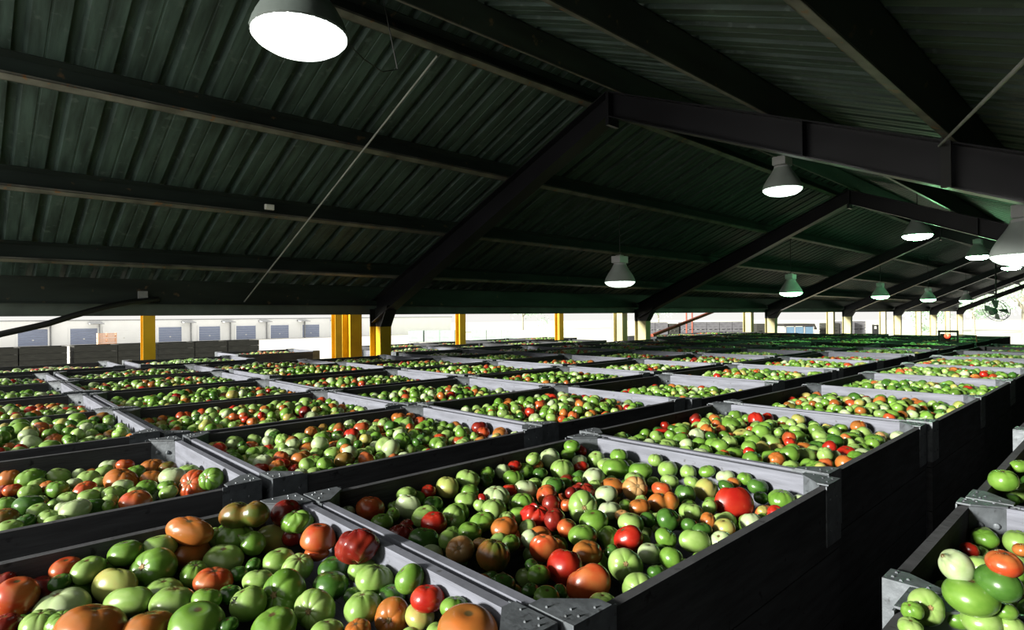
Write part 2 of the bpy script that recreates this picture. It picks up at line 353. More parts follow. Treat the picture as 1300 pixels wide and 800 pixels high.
for (x, y, z, lab, l) in ((7.85,3.2,1.6,'lamp below the main roof beam, second in the ridge row','lens_mid'), (13.,2.86,1.41,'lamp beyond the main roof beam, third in the ridge row','lens_far'), (18.2,2.76,1.34,'lamp in the ridge row between the third and last','lens_far'), (23.5,2.76,1.33,'last visible lamp of the ridge row','lens_far'),
        (7.8,5.75,.52,'white-green bell lamp hanging low over the bins, first of the low row','lens_mid'), (13.8,5.46,.46,'bell lamp, second of the low row','lens_low'), (20.6,5.5,.49,'bell lamp, third of the low row','lens_low'), (25.5,5.3,.45,'bell lamp, fourth of the low row','lens_low'), (32.1,5.3,.49,'bell lamp, last of the low row by the hanging fan','lens_low')):
    lamp(x, y, z, lab, l)
tag(MB().tube([(1.50,2.86,H+1.46),(1.66,2.93,H+1.42),(1.85,3.05,H+1.44),(2.08,3.25,H+1.58),(2.2,3.63,H+2.28)], .004, 6).build('lamp_cord', M['black'], smooth=True), 'thin slack cord trailing from the largest overhead lamp', 'cord')
# hanging fan at the far end
fr = empty('hanging_fan', (22., 2.93, H+.06), 'green cage fan hanging from a rod near the far end', 'fan')
MB().tube([(0,0,.06),(0,0,2.17)], .02).build('drop_rod', M['black'], fr)
ax = Matrix.Rotation(math.radians(62), 4, 'Y') @ Matrix.Rotation(math.radians(25), 4, 'X')
def rotmb(mb): mb.v = [tuple(ax @ Vector(v)) for v in mb.v]; return mb
cg = MB()
for rr, zz in ((.34,.05),(.34,-.05),(.24,.08),(.13,.09)): cg.tube([(rr*math.cos(2*PI*i/28), rr*math.sin(2*PI*i/28), zz) for i in range(29)], .008, 5)
for i in range(18): a = 2*PI*i/18; cg.tube([(.05*math.cos(a),.05*math.sin(a),.095),(.24*math.cos(a),.24*math.sin(a),.08),(.34*math.cos(a),.34*math.sin(a),.05),(.34*math.cos(a),.34*math.sin(a),-.05)], .004, 4)
rotmb(cg).build('cage', M['fan'], fr)
rotmb(MB().lathe([(.001,-.22),(.08,-.21),(.09,-.06),(.06,-.03),(.001,-.02)], 16)).build('motor', M['fan'], fr, smooth=True)
for i in range(4):
    a = PI/2*i; bl = MB(); c_, s_ = math.cos(a), math.sin(a)
    def q(u, v_, z_): return (u*c_-v_*s_, u*s_+v_*c_, z_)
    bl.add([q(.05,-.03,-.015),q(.30,-.10,-.02),q(.31,.08,.03),q(.05,.03,.02),q(.05,-.03,-.01),q(.30,-.10,-.015),q(.31,.08,.035),q(.05,.03,.025)], [(0,1,2,3),(7,6,5,4),(0,4,5,1),(1,5,6,2),(2,6,7,3),(3,7,4,0)])
    rotmb(bl).build('blade', M['fan'], fr)

# ------------------------------------------------------------------ bins
BL, BW, BH, TH = 1.44, 1.17, .70, .026
def bin_parts(L, W):
    P = []
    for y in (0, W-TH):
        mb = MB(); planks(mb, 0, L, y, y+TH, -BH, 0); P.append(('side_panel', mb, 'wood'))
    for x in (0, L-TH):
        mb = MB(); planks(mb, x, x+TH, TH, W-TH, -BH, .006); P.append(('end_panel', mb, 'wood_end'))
    P.append(('floor_panel', MB().box(TH, L-TH, TH, W-TH, -BH+.02, -BH+.045), 'wood'))
    for x in (.10, L/2-.05, L-.20): P.append(('skid', MB().box(x, x+.10, 0, W, -BH-.06, -BH), 'wood'))
    for (sx, sy) in ((0,0),(1,0),(1,1),(0,1)):
        mb = MB(); g = .085
        def q(u, v_): return (u if sx == 0 else L-u, v_ if sy == 0 else W-v_)
        # inner plate across the corner
        a, b_ = q(TH+.001, g+TH), q(g+TH, TH+.001); a2, b2 = q(TH+.001, g+TH-.006), q(g+TH-.006, TH+.001)
        mb.prism([a, b_, b2, a2], -BH+.05, .004, 'Z')
        # outer wrap
        o = [q(-.004,-.004), q(.13,-.004), q(.13,0), q(0,0), q(0,.13), q(-.004,.13)]
        mb.prism(o, -.20, .008, 'Z')
        # top gusset over the rim
        mb.prism([q(-.004,-.004), q(.115,-.004), q(.115,TH+.006), q(TH+.006,.115), q(-.004,.115)], .007, .012, 'Z')
        n = Vector((1 if sx == 0 else -1, 1 if sy == 0 else -1, 0)).normalized()
        for tt in (.28, .72):
            for zz in (-.05,):
                cx, cy = a[0]+(b_[0]-a[0])*tt, a[1]+(b_[1]-a[1])*tt
                mb.ball((cx+n.x*.002, cy+n.y*.002, zz), .010, 8, 5)
        for u, v_ in ((.03,.012),(.08,.012),(.012,.03),(.012,.08),(.04,.04)):
            p = q(u, v_); mb.ball((p[0], p[1], .012), .0038, 6, 4)
        for u in (.04,.10):
            for zz in (-.04,-.15):
                p = q(u,-.004); mb.ball((p[0],p[1],zz), .005, 6, 4); p = q(-.004,u); mb.ball((p[0],p[1],zz), .005, 6, 4)
        P.append(('corner_bracket', mb, 'galv'))
    return [(n_, mb.mesh('bin_'+n_), m_) for n_, mb, m_ in P]
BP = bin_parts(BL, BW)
far = MB()
for n_, me, m_ in BP:
    if n_ != 'corner_bracket': far.add([v.co[:] for v in me.vertices], [tuple(p.vertices) for p in me.polygons])
for (x, y) in ((0,0),(BL,0),(BL,BW),(0,BW)): far.box(x-(.004 if x == 0 else .10), x+(.10 if x == 0 else .004), y-(.004 if y == 0 else .10), y+(.10 if y == 0 else .004), -.18, .010)
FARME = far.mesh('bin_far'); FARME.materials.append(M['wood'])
low = MB()
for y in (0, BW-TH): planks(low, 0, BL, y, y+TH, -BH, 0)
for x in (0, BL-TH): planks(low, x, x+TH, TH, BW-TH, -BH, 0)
low.box(TH, BL-TH, TH, BW-TH, -BH+.02, -BH+.045)
for x in (.10, BL/2-.05, BL-.20): low.box(x, x+.10, 0, BW, -BH-.02, -BH)
LOWME = low.mesh('bin_low'); LOWME.materials.append(M['wood'])
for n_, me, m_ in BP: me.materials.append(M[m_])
BINS = []
def place_bin(x, y, z, label, group, rz=0., sx=1., sy=1., simple=False):
    if simple:
        o = link('harvest_bin', FARME, None, None, (x, y, z)); o.rotation_euler = (0,0,rz); o.scale = (sx, sy, 1); tag(o, label, 'bin', group)
    else:
        o = empty('harvest_bin', (x, y, z), label, 'bin', group, rz); o.scale = (sx, sy, 1)
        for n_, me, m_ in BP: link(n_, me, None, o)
    return o
OR = ['first','second','third','fourth','fifth','sixth','seventh','eighth','ninth','tenth','eleventh','twelfth','thirteenth','fourteenth','fifteenth']
hand_xy = {'D':(-.6,.84,.78,1.96),'C':(.86,2.30,.75,1.93),'E':(-.62,.82,2.22,3.36),'F':(.86,2.28,2.2,3.36),'H':(2.34,3.76,.8,1.98),'R':(.05,1.49,-.825,.345),'U':(2.35,3.79,-.77,.39)}
LAB = {'D':'grey wooden bin of large tomatoes at the front, cut by the lower edge','C':'large central grey bin heaped with green and red tomatoes','E':'grey bin of tomatoes behind the front one, cut by the left edge','F':'second-row grey bin behind the central one with many orange tomatoes','H':'third bin of the aisle row, just beyond the central one','R':'nearest bin across the dark aisle with big glossy green and pale tomatoes','U':'farther bin across the dark aisle with a large ribbed green tomato'}
rows = [('aisle row', .80, [-.6,.86,2.34,3.80,5.29,6.79,8.28,9.78,11.28,12.78]),
        ('second row', 2.22, [-.62,.86,2.32,3.80,5.30,6.80,8.3,9.8,11.3,12.8,14.3,15.8,17.3]),
        ('third row', 3.50, [-.66,.82,2.30,3.80,5.32,6.82,8.32,9.82,11.32,12.82,14.32,15.82,17.32]),
        ('fourth row', 4.80, [-.64,.83,2.32,3.82,5.33,6.83,8.33,9.83,11.33,12.83,14.33,15.83,17.33]),
        ('fifth row', 6.07, [-.65,.82,2.33,3.83,5.34,6.84,8.34,9.84,11.34,12.84,14.34,15.84,17.34]),
        ('sixth row', 7.24, [-.66,.84,2.34,3.66,5.36,6.86,8.36,9.86,11.36,12.86,14.36,15.86,17.36]),
        ('row beyond the columns', 8.86, [-1.32,.16,1.78,5.6,7.08,8.56,10.06,13.6,15.1,16.6,18.1]),
        ('outermost row', 10.42, [3.5,6.3,7.8,9.3,10.8])]
hk = {(0,0):'D',(0,1):'C',(0,2):'H',(1,0):'E',(1,1):'F'}
for ri, (rn, y, xs) in enumerate(rows):
    for ci, x in enumerate(xs):
        h = hk.get((ri, ci))
        if h:
            a0, a1, b0, b1 = hand_xy[h]; zr = -.6
            BINS.append([a0, b0, zr, a1-a0, b1-b0, 0., h]); lab = LAB[h]
        else:
            jx, jy, zr, rz = rnd.uniform(-.015,.015), rnd.uniform(-.03,.03), -.6+rnd.uniform(-.012,.012), rnd.uniform(-.008,.008)
            BINS.append([x+jx, y+jy, zr, BL, BW, rz, None]); lab = f'grey wooden bin full of tomatoes, {OR[ci]} along the {rn}'
        bx = BINS[-1]; simple = math.hypot(x, y) > 11
        place_bin(bx[0], bx[1], H+zr, lab, 'tomato bins: '+rn, bx[5], bx[3]/BL, bx[4]/BW, simple)
for h in 'RU':
    a0, a1, b0, b1 = hand_xy[h]; BINS.append([a0, b0, -.6, a1-a0, b1-b0, 0., h]); place_bin(a0, b0, H-.6, LAB[h], 'bins across the aisle', 0, (a1-a0)/BL, (b1-b0)/BW)
BINS.append([1.505, -.77, -.60, .825, BW, 0., 'N']); place_bin(1.505, -.77, H-.60, 'short bin of small tomatoes between the two bins across the aisle', 'bins across the aisle', 0, .825/BL, 1)
BINS.append([3.86, -.72, -.60, BL, BW, 0., None]); place_bin(3.86, -.72, H-.60, 'last bin across the dark aisle, showing only its near corner', 'bins across the aisle')
def low_stack(bx, n):
    for k_ in range(n):
        o = link('lower_bin', LOWME, None, None, (bx[0], bx[1], H+bx[2]-.72*(k_+1)-.015)); o.rotation_euler = (0,0,bx[5]); o.scale = (bx[3]/BL, bx[4]/BW, 1)
        tag(o, 'dark wooden bin in the lower tiers of a stack, beneath the tomato bins', 'bin', 'lower bins of the stacks')
rest = MB()
for bx in BINS:
    if bx[1] < 1.2 and bx[0] < 9: low_stack(bx, 4)
    else:                                                 # tiers that no one can count, hidden in the dark under the tomato bins
        for k_ in range(4):
            zt = H+bx[2]-.72*(k_+1)-.015
            rest.box(bx[0]+.01, bx[0]+BL-.01, bx[1]+.01, bx[1]+.01+TH, zt-BH-.02, zt).box(bx[0]+.01, bx[0]+BL-.01, bx[1]+BW-.01-TH, bx[1]+BW-.01, zt-BH-.02, zt)
            rest.box(bx[0]+.01, bx[0]+.01+TH, bx[1]+.04, bx[1]+BW-.04, zt-BH-.02, zt).box(bx[0]+BL-.01-TH, bx[0]+BL-.01, bx[1]+.04, bx[1]+BW-.04, zt-BH-.02, zt)
            rest.box(bx[0]+.04, bx[0]+BL-.04, bx[1]+.04, bx[1]+BW-.04, zt-BH, zt-BH+.03)
tag(rest.build('lower_bin_tiers', M['wood']), 'lower tiers of wooden bins hidden in the dark beneath the inner rows', 'bins', kind='stuff')

# ------------------------------------------------------------------ tomatoes
def tomato_arr(nu, nv, lobes=0, depth=0., kind='', seed=0):
    """unit tomato: points and faces; +Z is the stem pole"""
    rr = random.Random(seed); ph0 = rr.uniform(0, 6.28)
    hv = [rr.uniform(.6, 1.3) for _ in range(16)]
    v = []; f = []
    for i in range(nv+1):
        th = PI*i/nv
        for j in range(nu):
            ph = 2*PI*j/nu; st, ct = math.sin(th), math.cos(th)
            r = 1.
            if lobes:
                u = (ph+ph0)*lobes/(2*PI); k_ = int(u) % lobes; fr_ = u-math.floor(u)
                gr = (2*abs(fr_-.5))**3                           # 1 in the groove between two lobes
                r *= 1-depth*hv[k_ % 16]*gr*(.35+.65*max(0, ct)**.5 if ct > 0 else .35*(1+ct))*min(1, st*2.2)
                r *= 1+.05*math.sin(ph*2+ph0)*st
            x, y, z = r*st*math.cos(ph), r*st*math.sin(ph), r*ct
            dm = .17*math.exp(-(th/.36)**2) if kind != 'T' else 0
            z -= dm; z += .05*math.exp(-((PI-th)/.3)**2)
            if kind == 'G':
                s = 1.-.22*math.exp(-((z+.35)/.16)**2)-.12*(z < -.35); x *= s; y *= s; z *= 1.15
            if kind == 'B':
                s = 1-.26*math.exp(-((x-.12)/.22)**2); y *= s; z *= s
            if kind == 'T':
                t = math.exp(-(th/.30)**2); z += .35*t; x *= 1-.3*math.exp(-((th-.5)/.3)**2); y *= 1-.3*math.exp(-((th-.5)/.3)**2)
            if kind == 'C':
                wv = .055*math.sin(4*ph+3*z+ph0)*st+.03*math.sin(9*ph-6*z)*st; x *= 1+wv; y *= 1+wv; z *= 1+.08*math.sin(4*ph)
            v.append((x, y, z))
    for i in range(nv):
        for j in range(nu):
            f.append((i*nu+j, (i+1)*nu+j, (i+1)*nu+(j+1) % nu, i*nu+(j+1) % nu))
    return np.array(v, dtype=np.float32), np.array(f, dtype=np.int32)
def arr_mesh(name, v, f):
    me = bpy.data.meshes.new(name); me.from_pydata(v.tolist(), [], f.tolist())
    bm = bmesh.new(); bm.from_mesh(me); bmesh.ops.remove_doubles(bm, verts=bm.verts, dist=1e-4); bm.to_mesh(me); bm.free()
    me.polygons.foreach_set('use_smooth', [True]*len(me.polygons)); return me
TM = {'-': [arr_mesh('tomato_plain', *tomato_arr(36, 24, lo, de, '', s)) for s, (lo, de) in enumerate(((5,.05),(6,.07),(0,0),(4,.06),(7,.05)))],
      'L': [arr_mesh('tomato_lobed', *tomato_arr(64, 28, lo, .085, '', 20+lo)) for lo in (5, 6, 8)],
      'S': [arr_mesh('tomato_scarred', *tomato_arr(48, 28, 6, .07, '', 31))], 'E': [arr_mesh('tomato_oblong', *tomato_arr(36, 24, 4, .08, '', 41))],
      'B': [arr_mesh('tomato_twin', *tomato_arr(48, 28, 5, .06, 'B', 51))], 'G': [arr_mesh('tomato_gourd', *tomato_arr(40, 32, 0, 0, 'G', 61))],
      'C': [arr_mesh('tomato_creased', *tomato_arr(64, 32, 7, .09, 'C', 71))], 'T': [arr_mesh('tomato_pointed', *tomato_arr(40, 28, 4, .06, 'T', 81))]}
sv, sf = tomato_arr(20, 6, 6, .35, '', 5)
SCM = MB(); SCM.lathe([(.13,.86),(.10,.875),(.05,.862),(.001,.85)], 16, rib=.35, ribn=5); SCARME = SCM.mesh('tomato_scar', True); SCARME.materials.append(M['scar'])
TABLE = """D|0.220|1.584|-0.675|0.0655|0.74|o|-|large brown-orange tomato in the front bin
D|0.757|0.942|-0.635|0.0605|0.74|o|-|broad orange tomato in the front bin
D|0.602|1.477|-0.690|0.0590|0.87|g|LS|largest ribbed green tomato in the front bin
C|1.162|0.962|-0.675|0.0554|0.86|r|E|oblong orange-red tomato in the central bin
D|0.389|1.811|-0.664|0.0586|0.82|g|S|dark-holed green tomato in the front bin
D|0.109|1.839|-0.654|0.0467|0.96|r|-|big red tomato in the front bin
C|1.197|1.072|-0.675|0.0487|1.04|R|-|largest glossy red tomato in the central bin
D|0.766|1.410|-0.594|0.0533|0.81|K|C|cracked dark red tomato in the front bin
D|0.638|1.858|-0.590|0.0710|0.60|b|B|two-lobed orange-brown tomato in the front bin
C|2.032|1.009|-0.675|0.0647|0.96|R|E|giant orange-red tomato in the central bin
D|0.491|1.864|-0.602|0.0649|0.60|o|E|long orange-brown tomato in the front bin
D|0.513|1.471|-0.680|0.0395|1.08|l|M|ink-marked green tomato in the front bin
D|0.762|1.627|-0.641|0.0496|0.95|r|G|gourd-shaped red tomato in the front bin
C|1.108|1.263|-0.675|0.0466|1.05|b|L|brown-green ribbed tomato in the central bin
D|0.735|1.190|-0.690|0.0435|0.79|o|S|pinkish orange tomato in the front bin
C|1.252|1.201|-0.675|0.0412|1.22|r|E|tall orange-red tomato in the central bin
R|1.438|0.257|-0.500|0.0357|0.74|p|T|pointed pale tomato in the cross-aisle bin
D|0.495|1.671|-0.685|0.0452|0.74|r|-|round red tomato in the front bin
C|1.227|0.854|-0.675|0.0425|0.74|l|LS|ribbed green rim tomato in the central bin
C|1.070|1.364|-0.675|0.0411|1.06|t|S|scarred tan tomato in the central bin
D|0.779|1.113|-0.635|0.0355|0.85|R|-|glossy red tomato in the front bin
R|1.440|0.184|-0.474|0.0311|0.74|r|-|orange-red tomato in the cross-aisle bin
C|1.058|1.850|-0.665|0.0520|0.84|r|-|orange-red corner tomato in the central bin
C|1.594|1.342|-0.665|0.0547|0.74|l|LS|white-scarred green tomato in the central bin
E|0.504|2.877|-0.660|0.0645|0.74|o|L|large tan-orange tomato in the left-edge bin
E|0.709|2.621|-0.669|0.0633|0.74|r|LS|ribbed red tomato in the left-edge bin
C|1.170|1.786|-0.670|0.0445|1.12|p|E|egg-shaped pale tomato in the central bin
C|1.429|1.409|-0.675|0.0477|0.89|R|C|cracked red tomato in the central bin
C|1.486|1.073|-0.675|0.0428|0.89|R|-|cherry-red round tomato in the central bin
D|0.766|1.780|-0.621|0.0457|0.74|g|C|crinkled green tomato in the front bin
E|0.484|2.513|-0.660|0.0543|0.74|r|-|half-hidden red tomato in the left-edge bin
C|1.862|1.191|-0.675|0.0538|0.74|o|B|two-lobed orange tomato in the central bin
E|0.305|2.497|-0.645|0.0482|0.74|p|-|large whitish-green tomato in the left-edge bin
C|1.149|1.601|-0.675|0.0439|0.82|R|-|glossy round red tomato in the central bin
C|1.278|1.402|-0.675|0.0426|0.82|o|-|salmon-orange tomato in the central bin
U|2.632|0.336|-0.580|0.0406|0.93|g|-|large ribbed green tomato in the farther cross-aisle bin
C|1.937|1.366|-0.675|0.0491|0.81|t|LS|ochre pumpkin-shaped tomato in the central bin
C|1.973|1.852|-0.646|0.0464|1.00|p|-|large whitish-green tomato in the central bin
C|1.774|1.492|-0.680|0.0457|0.74|K|C|wrinkled red tomato in the central bin
E|0.653|3.053|-0.665|0.0529|0.74|o|L|bumpy orange tomato in the left-edge bin
H|3.341|1.330|-0.655|0.0603|0.74|g|L|large ribbed green tomato in the third aisle-row bin
H|2.790|1.786|-0.655|0.0552|0.85|R|-|largest red tomato in the third aisle-row bin
F|1.854|2.753|-0.655|0.0520|0.92|b|-|tall orange-topped tomato in the second-row bin
H|3.023|0.948|-0.655|0.0475|0.77|R|-|red rim tomato in the third aisle-row bin
E|0.377|2.835|-0.660|0.0399|0.74|r|-|oval red tomato in the left-edge bin
F|1.302|2.876|-0.655|0.0474|0.74|o|-|round orange tomato in the second-row bin
C|2.034|0.862|-0.675|0.0267|0.90|R|-|small red rim tomato in the central bin
F|2.198|2.610|-0.635|0.0450|0.80|K|-|large dark red tomato in the second-row bin
F|1.123|3.160|-0.655|0.0325|0.75|r|-|small red tomato in the second-row bin
D|0.398|1.461|-0.685|0.0582|0.74|g|-|green tomato front-left of the ink-marked green tomato in the front bin
D|0.189|1.778|-0.690|0.0602|0.74|p|-|pale green tomato behind-left of the large brown-orange tomato in the front bin
D|0.319|1.523|-0.690|0.0526|0.74|o|-|orange tomato just right of the large brown-orange tomato in the front bin
R|1.426|0.233|-0.546|0.0455|0.74|g|-|green tomato in front of the pointed pale tomato in the cross-aisle bin
D|0.297|1.782|-0.670|0.0536|0.85|y|E|yellow-green tomato front-left of the dark-holed green tomato in the front bin
D|0.389|1.619|-0.690|0.0535|0.74|l|-|light green tomato front-left of the round red tomato in the front bin
D|0.518|1.328|-0.685|0.0489|0.74|g|-|green tomato front-right of the ink-marked green tomato in the front bin
D|0.308|1.686|-0.680|0.0570|0.63|l|E|light green tomato behind-right of the large brown-orange tomato in the front bin
D|0.619|1.341|-0.685|0.0481|0.81|l|LS|light green tomato front-right of the largest ribbed green tomato in the front bin
R|1.434|0.192|-0.511|0.0371|0.84|d|-|dark green tomato in front of the orange-red tomato in the cross-aisle bin
D|0.164|1.886|-0.680|0.0432|1.08|K|-|dark red tomato just right of the big red tomato in the front bin
D|0.491|1.880|-0.674|0.0563|0.74|o|-|orange tomato in front of the long orange-brown tomato in the front bin
D|0.704|1.269|-0.685|0.0427|0.87|l|-|light green tomato behind-left of the pinkish orange tomato in the front bin
D|0.768|1.324|-0.655|0.0473|0.75|l|L|light green tomato behind-left of the glossy red tomato in the front bin
D|0.224|1.882|-0.695|0.0483|0.74|g|-|green tomato behind the large brown-orange tomato in the front bin
D|0.616|1.880|-0.655|0.0568|0.74|g|L|green tomato in front of the two-lobed orange-brown tomato in the front bin
D|0.704|1.432|-0.685|0.0483|0.74|d|-|dark green tomato just right of the largest ribbed green tomato in the front bin
R|1.440|0.219|-0.594|0.0348|0.78|l|-|light green tomato in front of the pointed pale tomato in the cross-aisle bin
R|1.396|0.299|-0.581|0.0341|0.82|l|S|light green tomato front-left of the pointed pale tomato in the cross-aisle bin
D|0.562|1.804|-0.685|0.0516|0.74|l|-|light green tomato behind the round red tomato in the front bin
D|0.731|1.875|-0.690|0.0518|0.86|y|-|yellow-green tomato front-left of the crinkled green tomato in the front bin
C|1.321|0.964|-0.675|0.0467|0.77|l|S|light green tomato behind the ribbed green rim tomato in the central bin
D|0.143|1.701|-0.680|0.0389|0.74|l|L|light green tomato front-right of the big red tomato in the front bin
D|0.391|1.717|-0.695|0.0441|0.74|l|-|light green tomato in front of the dark-holed green tomato in the front bin
D|0.769|1.862|-0.616|0.0448|1.06|K|-|dark red tomato behind-left of the crinkled green tomato in the front bin
D|0.179|1.659|-0.680|0.0351|0.85|g|L|green tomato just left of the large brown-orange tomato in the front bin
D|0.341|1.889|-0.630|0.0446|0.74|g|-|green tomato behind-left of the dark-holed green tomato in the front bin
D|0.418|1.884|-0.635|0.0460|0.74|l|-|light green tomato behind the dark-holed green tomato in the front bin
D|0.689|1.598|-0.685|0.0411|0.89|l|L|light green tomato behind the largest ribbed green tomato in the front bin
D|0.783|1.191|-0.616|0.0353|0.89|g|-|green tomato behind-left of the glossy red tomato in the front bin
D|0.471|1.749|-0.685|0.0380|0.94|g|-|green tomato behind-left of the round red tomato in the front bin
D|0.642|1.799|-0.660|0.0393|1.06|g|T|green tomato front-left of the crinkled green tomato in the front bin
D|0.253|1.861|-0.641|0.0384|0.84|l|-|light green tomato just left of the dark-holed green tomato in the front bin
D|0.669|1.677|-0.685|0.0422|0.84|l|-|light green tomato in front of the crinkled green tomato in the front bin
D|0.593|1.227|-0.685|0.0343|0.74|l|-|light green tomato just left of the pinkish orange tomato in the front bin
D|0.773|1.136|-0.680|0.0341|0.79|y|-|yellow-green tomato just right of the pinkish orange tomato in the front bin
C|1.610|0.923|-0.675|0.0446|0.79|l|E|light green tomato just right of the cherry-red round tomato in the central bin
D|0.289|1.898|-0.669|0.0355|0.94|g|-|green tomato just left of the dark-holed green tomato in the front bin
D|0.780|1.407|-0.661|0.0350|0.94|l|-|light green tomato in front of the cracked dark red tomato in the front bin
D|0.756|1.524|-0.685|0.0409|0.74|d|-|dark green tomato front-left of the cracked dark red tomato in the front bin
C|1.041|1.504|-0.675|0.0454|0.74|d|-|dark green tomato in front of the glossy round red tomato in the central bin
C|1.314|1.090|-0.675|0.0426|0.74|o|-|orange tomato behind-right of the largest glossy red tomato in the central bin
D|0.084|1.747|-0.680|0.0316|0.78|K|-|dark red tomato in front of the big red tomato in the front bin
D|0.211|1.894|-0.635|0.0362|0.74|r|-|orange-red tomato behind-right of the big red tomato in the front bin
D|0.447|1.563|-0.679|0.0343|0.74|g|-|green tomato in front of the round red tomato in the front bin
D|0.581|1.593|-0.685|0.0371|0.74|l|-|light green tomato behind-left of the largest ribbed green tomato in the front bin
D|0.777|1.262|-0.679|0.0345|0.74|d|-|dark green tomato behind the pinkish orange tomato in the front bin
D|0.786|1.023|-0.626|0.0305|0.74|g|-|green tomato behind-left of the broad orange tomato in the front bin
D|0.641|1.182|-0.685|0.0309|0.74|o|-|orange tomato front-left of the pinkish orange tomato in the front bin
C|1.105|0.873|-0.675|0.0331|0.74|l|-|light green tomato front-right of the oblong orange-red tomato in the central bin
C|1.407|1.185|-0.675|0.0435|0.74|g|-|green tomato behind-right of the tall orange-red tomato in the central bin
C|1.529|1.241|-0.675|0.0464|0.74|g|-|green tomato front-right of the white-scarred green tomato in the central bin
C|1.000|1.108|-0.675|0.0335|0.82|d|-|dark green tomato in front of the brown-green ribbed tomato in the central bin
C|2.113|1.160|-0.675|0.0455|1.00|y|-|yellow-green tomato behind-left of the giant orange-red tomato in the central bin
C|1.035|0.986|-0.675|0.0321|0.76|g|-|green tomato front-left of the oblong orange-red tomato in the central bin
C|1.174|1.686|-0.680|0.0457|0.74|l|-|light green tomato behind-left of the glossy round red tomato in the central bin
C|1.016|1.588|-0.675|0.0416|0.74|K|C|dark red tomato front-left of the glossy round red tomato in the central bin
C|1.483|1.669|-0.675|0.0502|0.74|p|L|pale green tomato behind-left of the cracked red tomato in the central bin
C|1.380|1.566|-0.675|0.0469|0.74|l|-|second light green tomato behind the salmon-orange tomato in the central bin
C|1.601|1.146|-0.675|0.0434|0.74|l|-|light green tomato behind the cherry-red round tomato in the central bin
C|2.190|0.908|-0.675|0.0486|0.74|g|L|green tomato behind the small red rim tomato in the central bin
C|2.118|1.592|-0.670|0.0587|0.74|g|-|green tomato behind-left of the ochre pumpkin-shaped tomato in the central bin
E|0.233|3.137|-0.650|0.0549|0.74|g|-|second green tomato just left of the oval red tomato in the left-edge bin
E|0.200|2.739|-0.660|0.0479|0.74|d|-|dark green tomato just left of the large whitish-green tomato in the left-edge bin
R|1.450|0.259|-0.607|0.0266|0.74|g|-|second green tomato in front of the pointed pale tomato in the cross-aisle bin
C|1.393|1.851|-0.659|0.0456|0.93|y|-|yellow-green tomato behind-right of the egg-shaped pale tomato in the central bin
C|1.449|0.904|-0.675|0.0327|0.93|g|-|green tomato front-right of the cherry-red round tomato in the central bin
C|1.715|1.080|-0.675|0.0389|0.93|d|-|dark green tomato in front of the two-lobed orange tomato in the central bin
C|1.231|1.603|-0.680|0.0425|0.81|l|S|light green tomato just right of the glossy round red tomato in the central bin
C|1.952|1.758|-0.675|0.0554|0.81|l|L|light green tomato front-right of the large whitish-green tomato in the central bin
C|1.090|1.438|-0.675|0.0332|1.00|l|-|light green tomato behind-left of the scarred tan tomato in the central bin
C|1.441|1.334|-0.670|0.0362|1.00|K|-|dark red tomato just right of the cracked red tomato in the central bin
D|0.765|1.052|-0.684|0.0273|0.74|l|-|light green tomato just left of the broad orange tomato in the front bin
C|1.268|1.494|-0.675|0.0414|0.74|g|-|green tomato behind-left of the salmon-orange tomato in the central bin
E|0.667|2.773|-0.655|0.0524|0.74|p|-|pale green tomato behind-left of the ribbed red tomato in the left-edge bin
E|0.363|2.557|-0.665|0.0446|0.74|d|-|dark green tomato behind-right of the large whitish-green tomato in the left-edge bin
E|0.128|2.620|-0.660|0.0422|0.74|b|-|green-brown tomato just left of the large whitish-green tomato in the left-edge bin
D|0.565|1.902|-0.651|0.0304|1.08|l|-|light green tomato front-right of the long orange-brown tomato in the front bin
C|1.434|0.965|-0.675|0.0312|0.93|p|-|pale green tomato front-right of the cherry-red round tomato in the central bin
C|1.879|0.875|-0.675|0.0356|0.93|p|-|pale green tomato front-left of the small red rim tomato in the central bin
C|1.650|1.269|-0.675|0.0407|0.80|p|-|pale green tomato just right of the white-scarred green tomato in the central bin
C|1.949|1.579|-0.675|0.0493|0.80|p|-|pale green tomato behind-right of the wrinkled red tomato in the central bin
R|1.456|0.178|-0.593|0.0223|0.80|l|-|light green tomato front-right of the pointed pale tomato in the cross-aisle bin
C|2.002|1.185|-0.675|0.0384|1.00|d|-|dark green tomato behind-right of the two-lobed orange tomato in the central bin
D|0.769|1.809|-0.675|0.0341|0.86|K|-|dark red tomato in front of the crinkled green tomato in the front bin
C|1.505|1.548|-0.675|0.0400|0.86|g|L|green tomato behind-left of the cracked red tomato in the central bin
C|1.112|1.087|-0.675|0.0287|0.86|g|-|green tomato front-left of the largest glossy red tomato in the central bin
C|1.635|1.553|-0.675|0.0417|0.86|r|-|orange-red tomato behind the cracked red tomato in the central bin
D|0.504|1.573|-0.690|0.0295|0.74|d|-|dark green tomato behind-left of the ink-marked green tomato in the front bin
C|1.027|1.721|-0.675|0.0388|0.74|g|-|second green tomato front-right of the orange-red corner tomato in the central bin
C|1.494|1.850|-0.646|0.0470|0.74|l|-|light green tomato behind-right of the egg-shaped pale tomato in the central bin
C|1.183|1.456|-0.675|0.0371|0.74|g|-|green tomato behind the scarred tan tomato in the central bin
C|1.904|1.452|-0.680|0.0468|0.74|o|-|orange tomato just left of the ochre pumpkin-shaped tomato in the central bin
C|2.168|1.500|-0.675|0.0511|0.74|g|-|green tomato behind the ochre pumpkin-shaped tomato in the central bin
E|0.745|2.531|-0.631|0.0467|0.74|g|LS|green tomato behind-right of the ribbed red tomato in the left-edge bin
R|1.313|0.306|-0.594|0.0223|0.74|l|-|second light green tomato front-left of the pointed pale tomato in the cross-aisle bin
C|1.420|1.261|-0.675|0.0325|0.92|r|-|orange-red tomato front-right of the cracked red tomato in the central bin
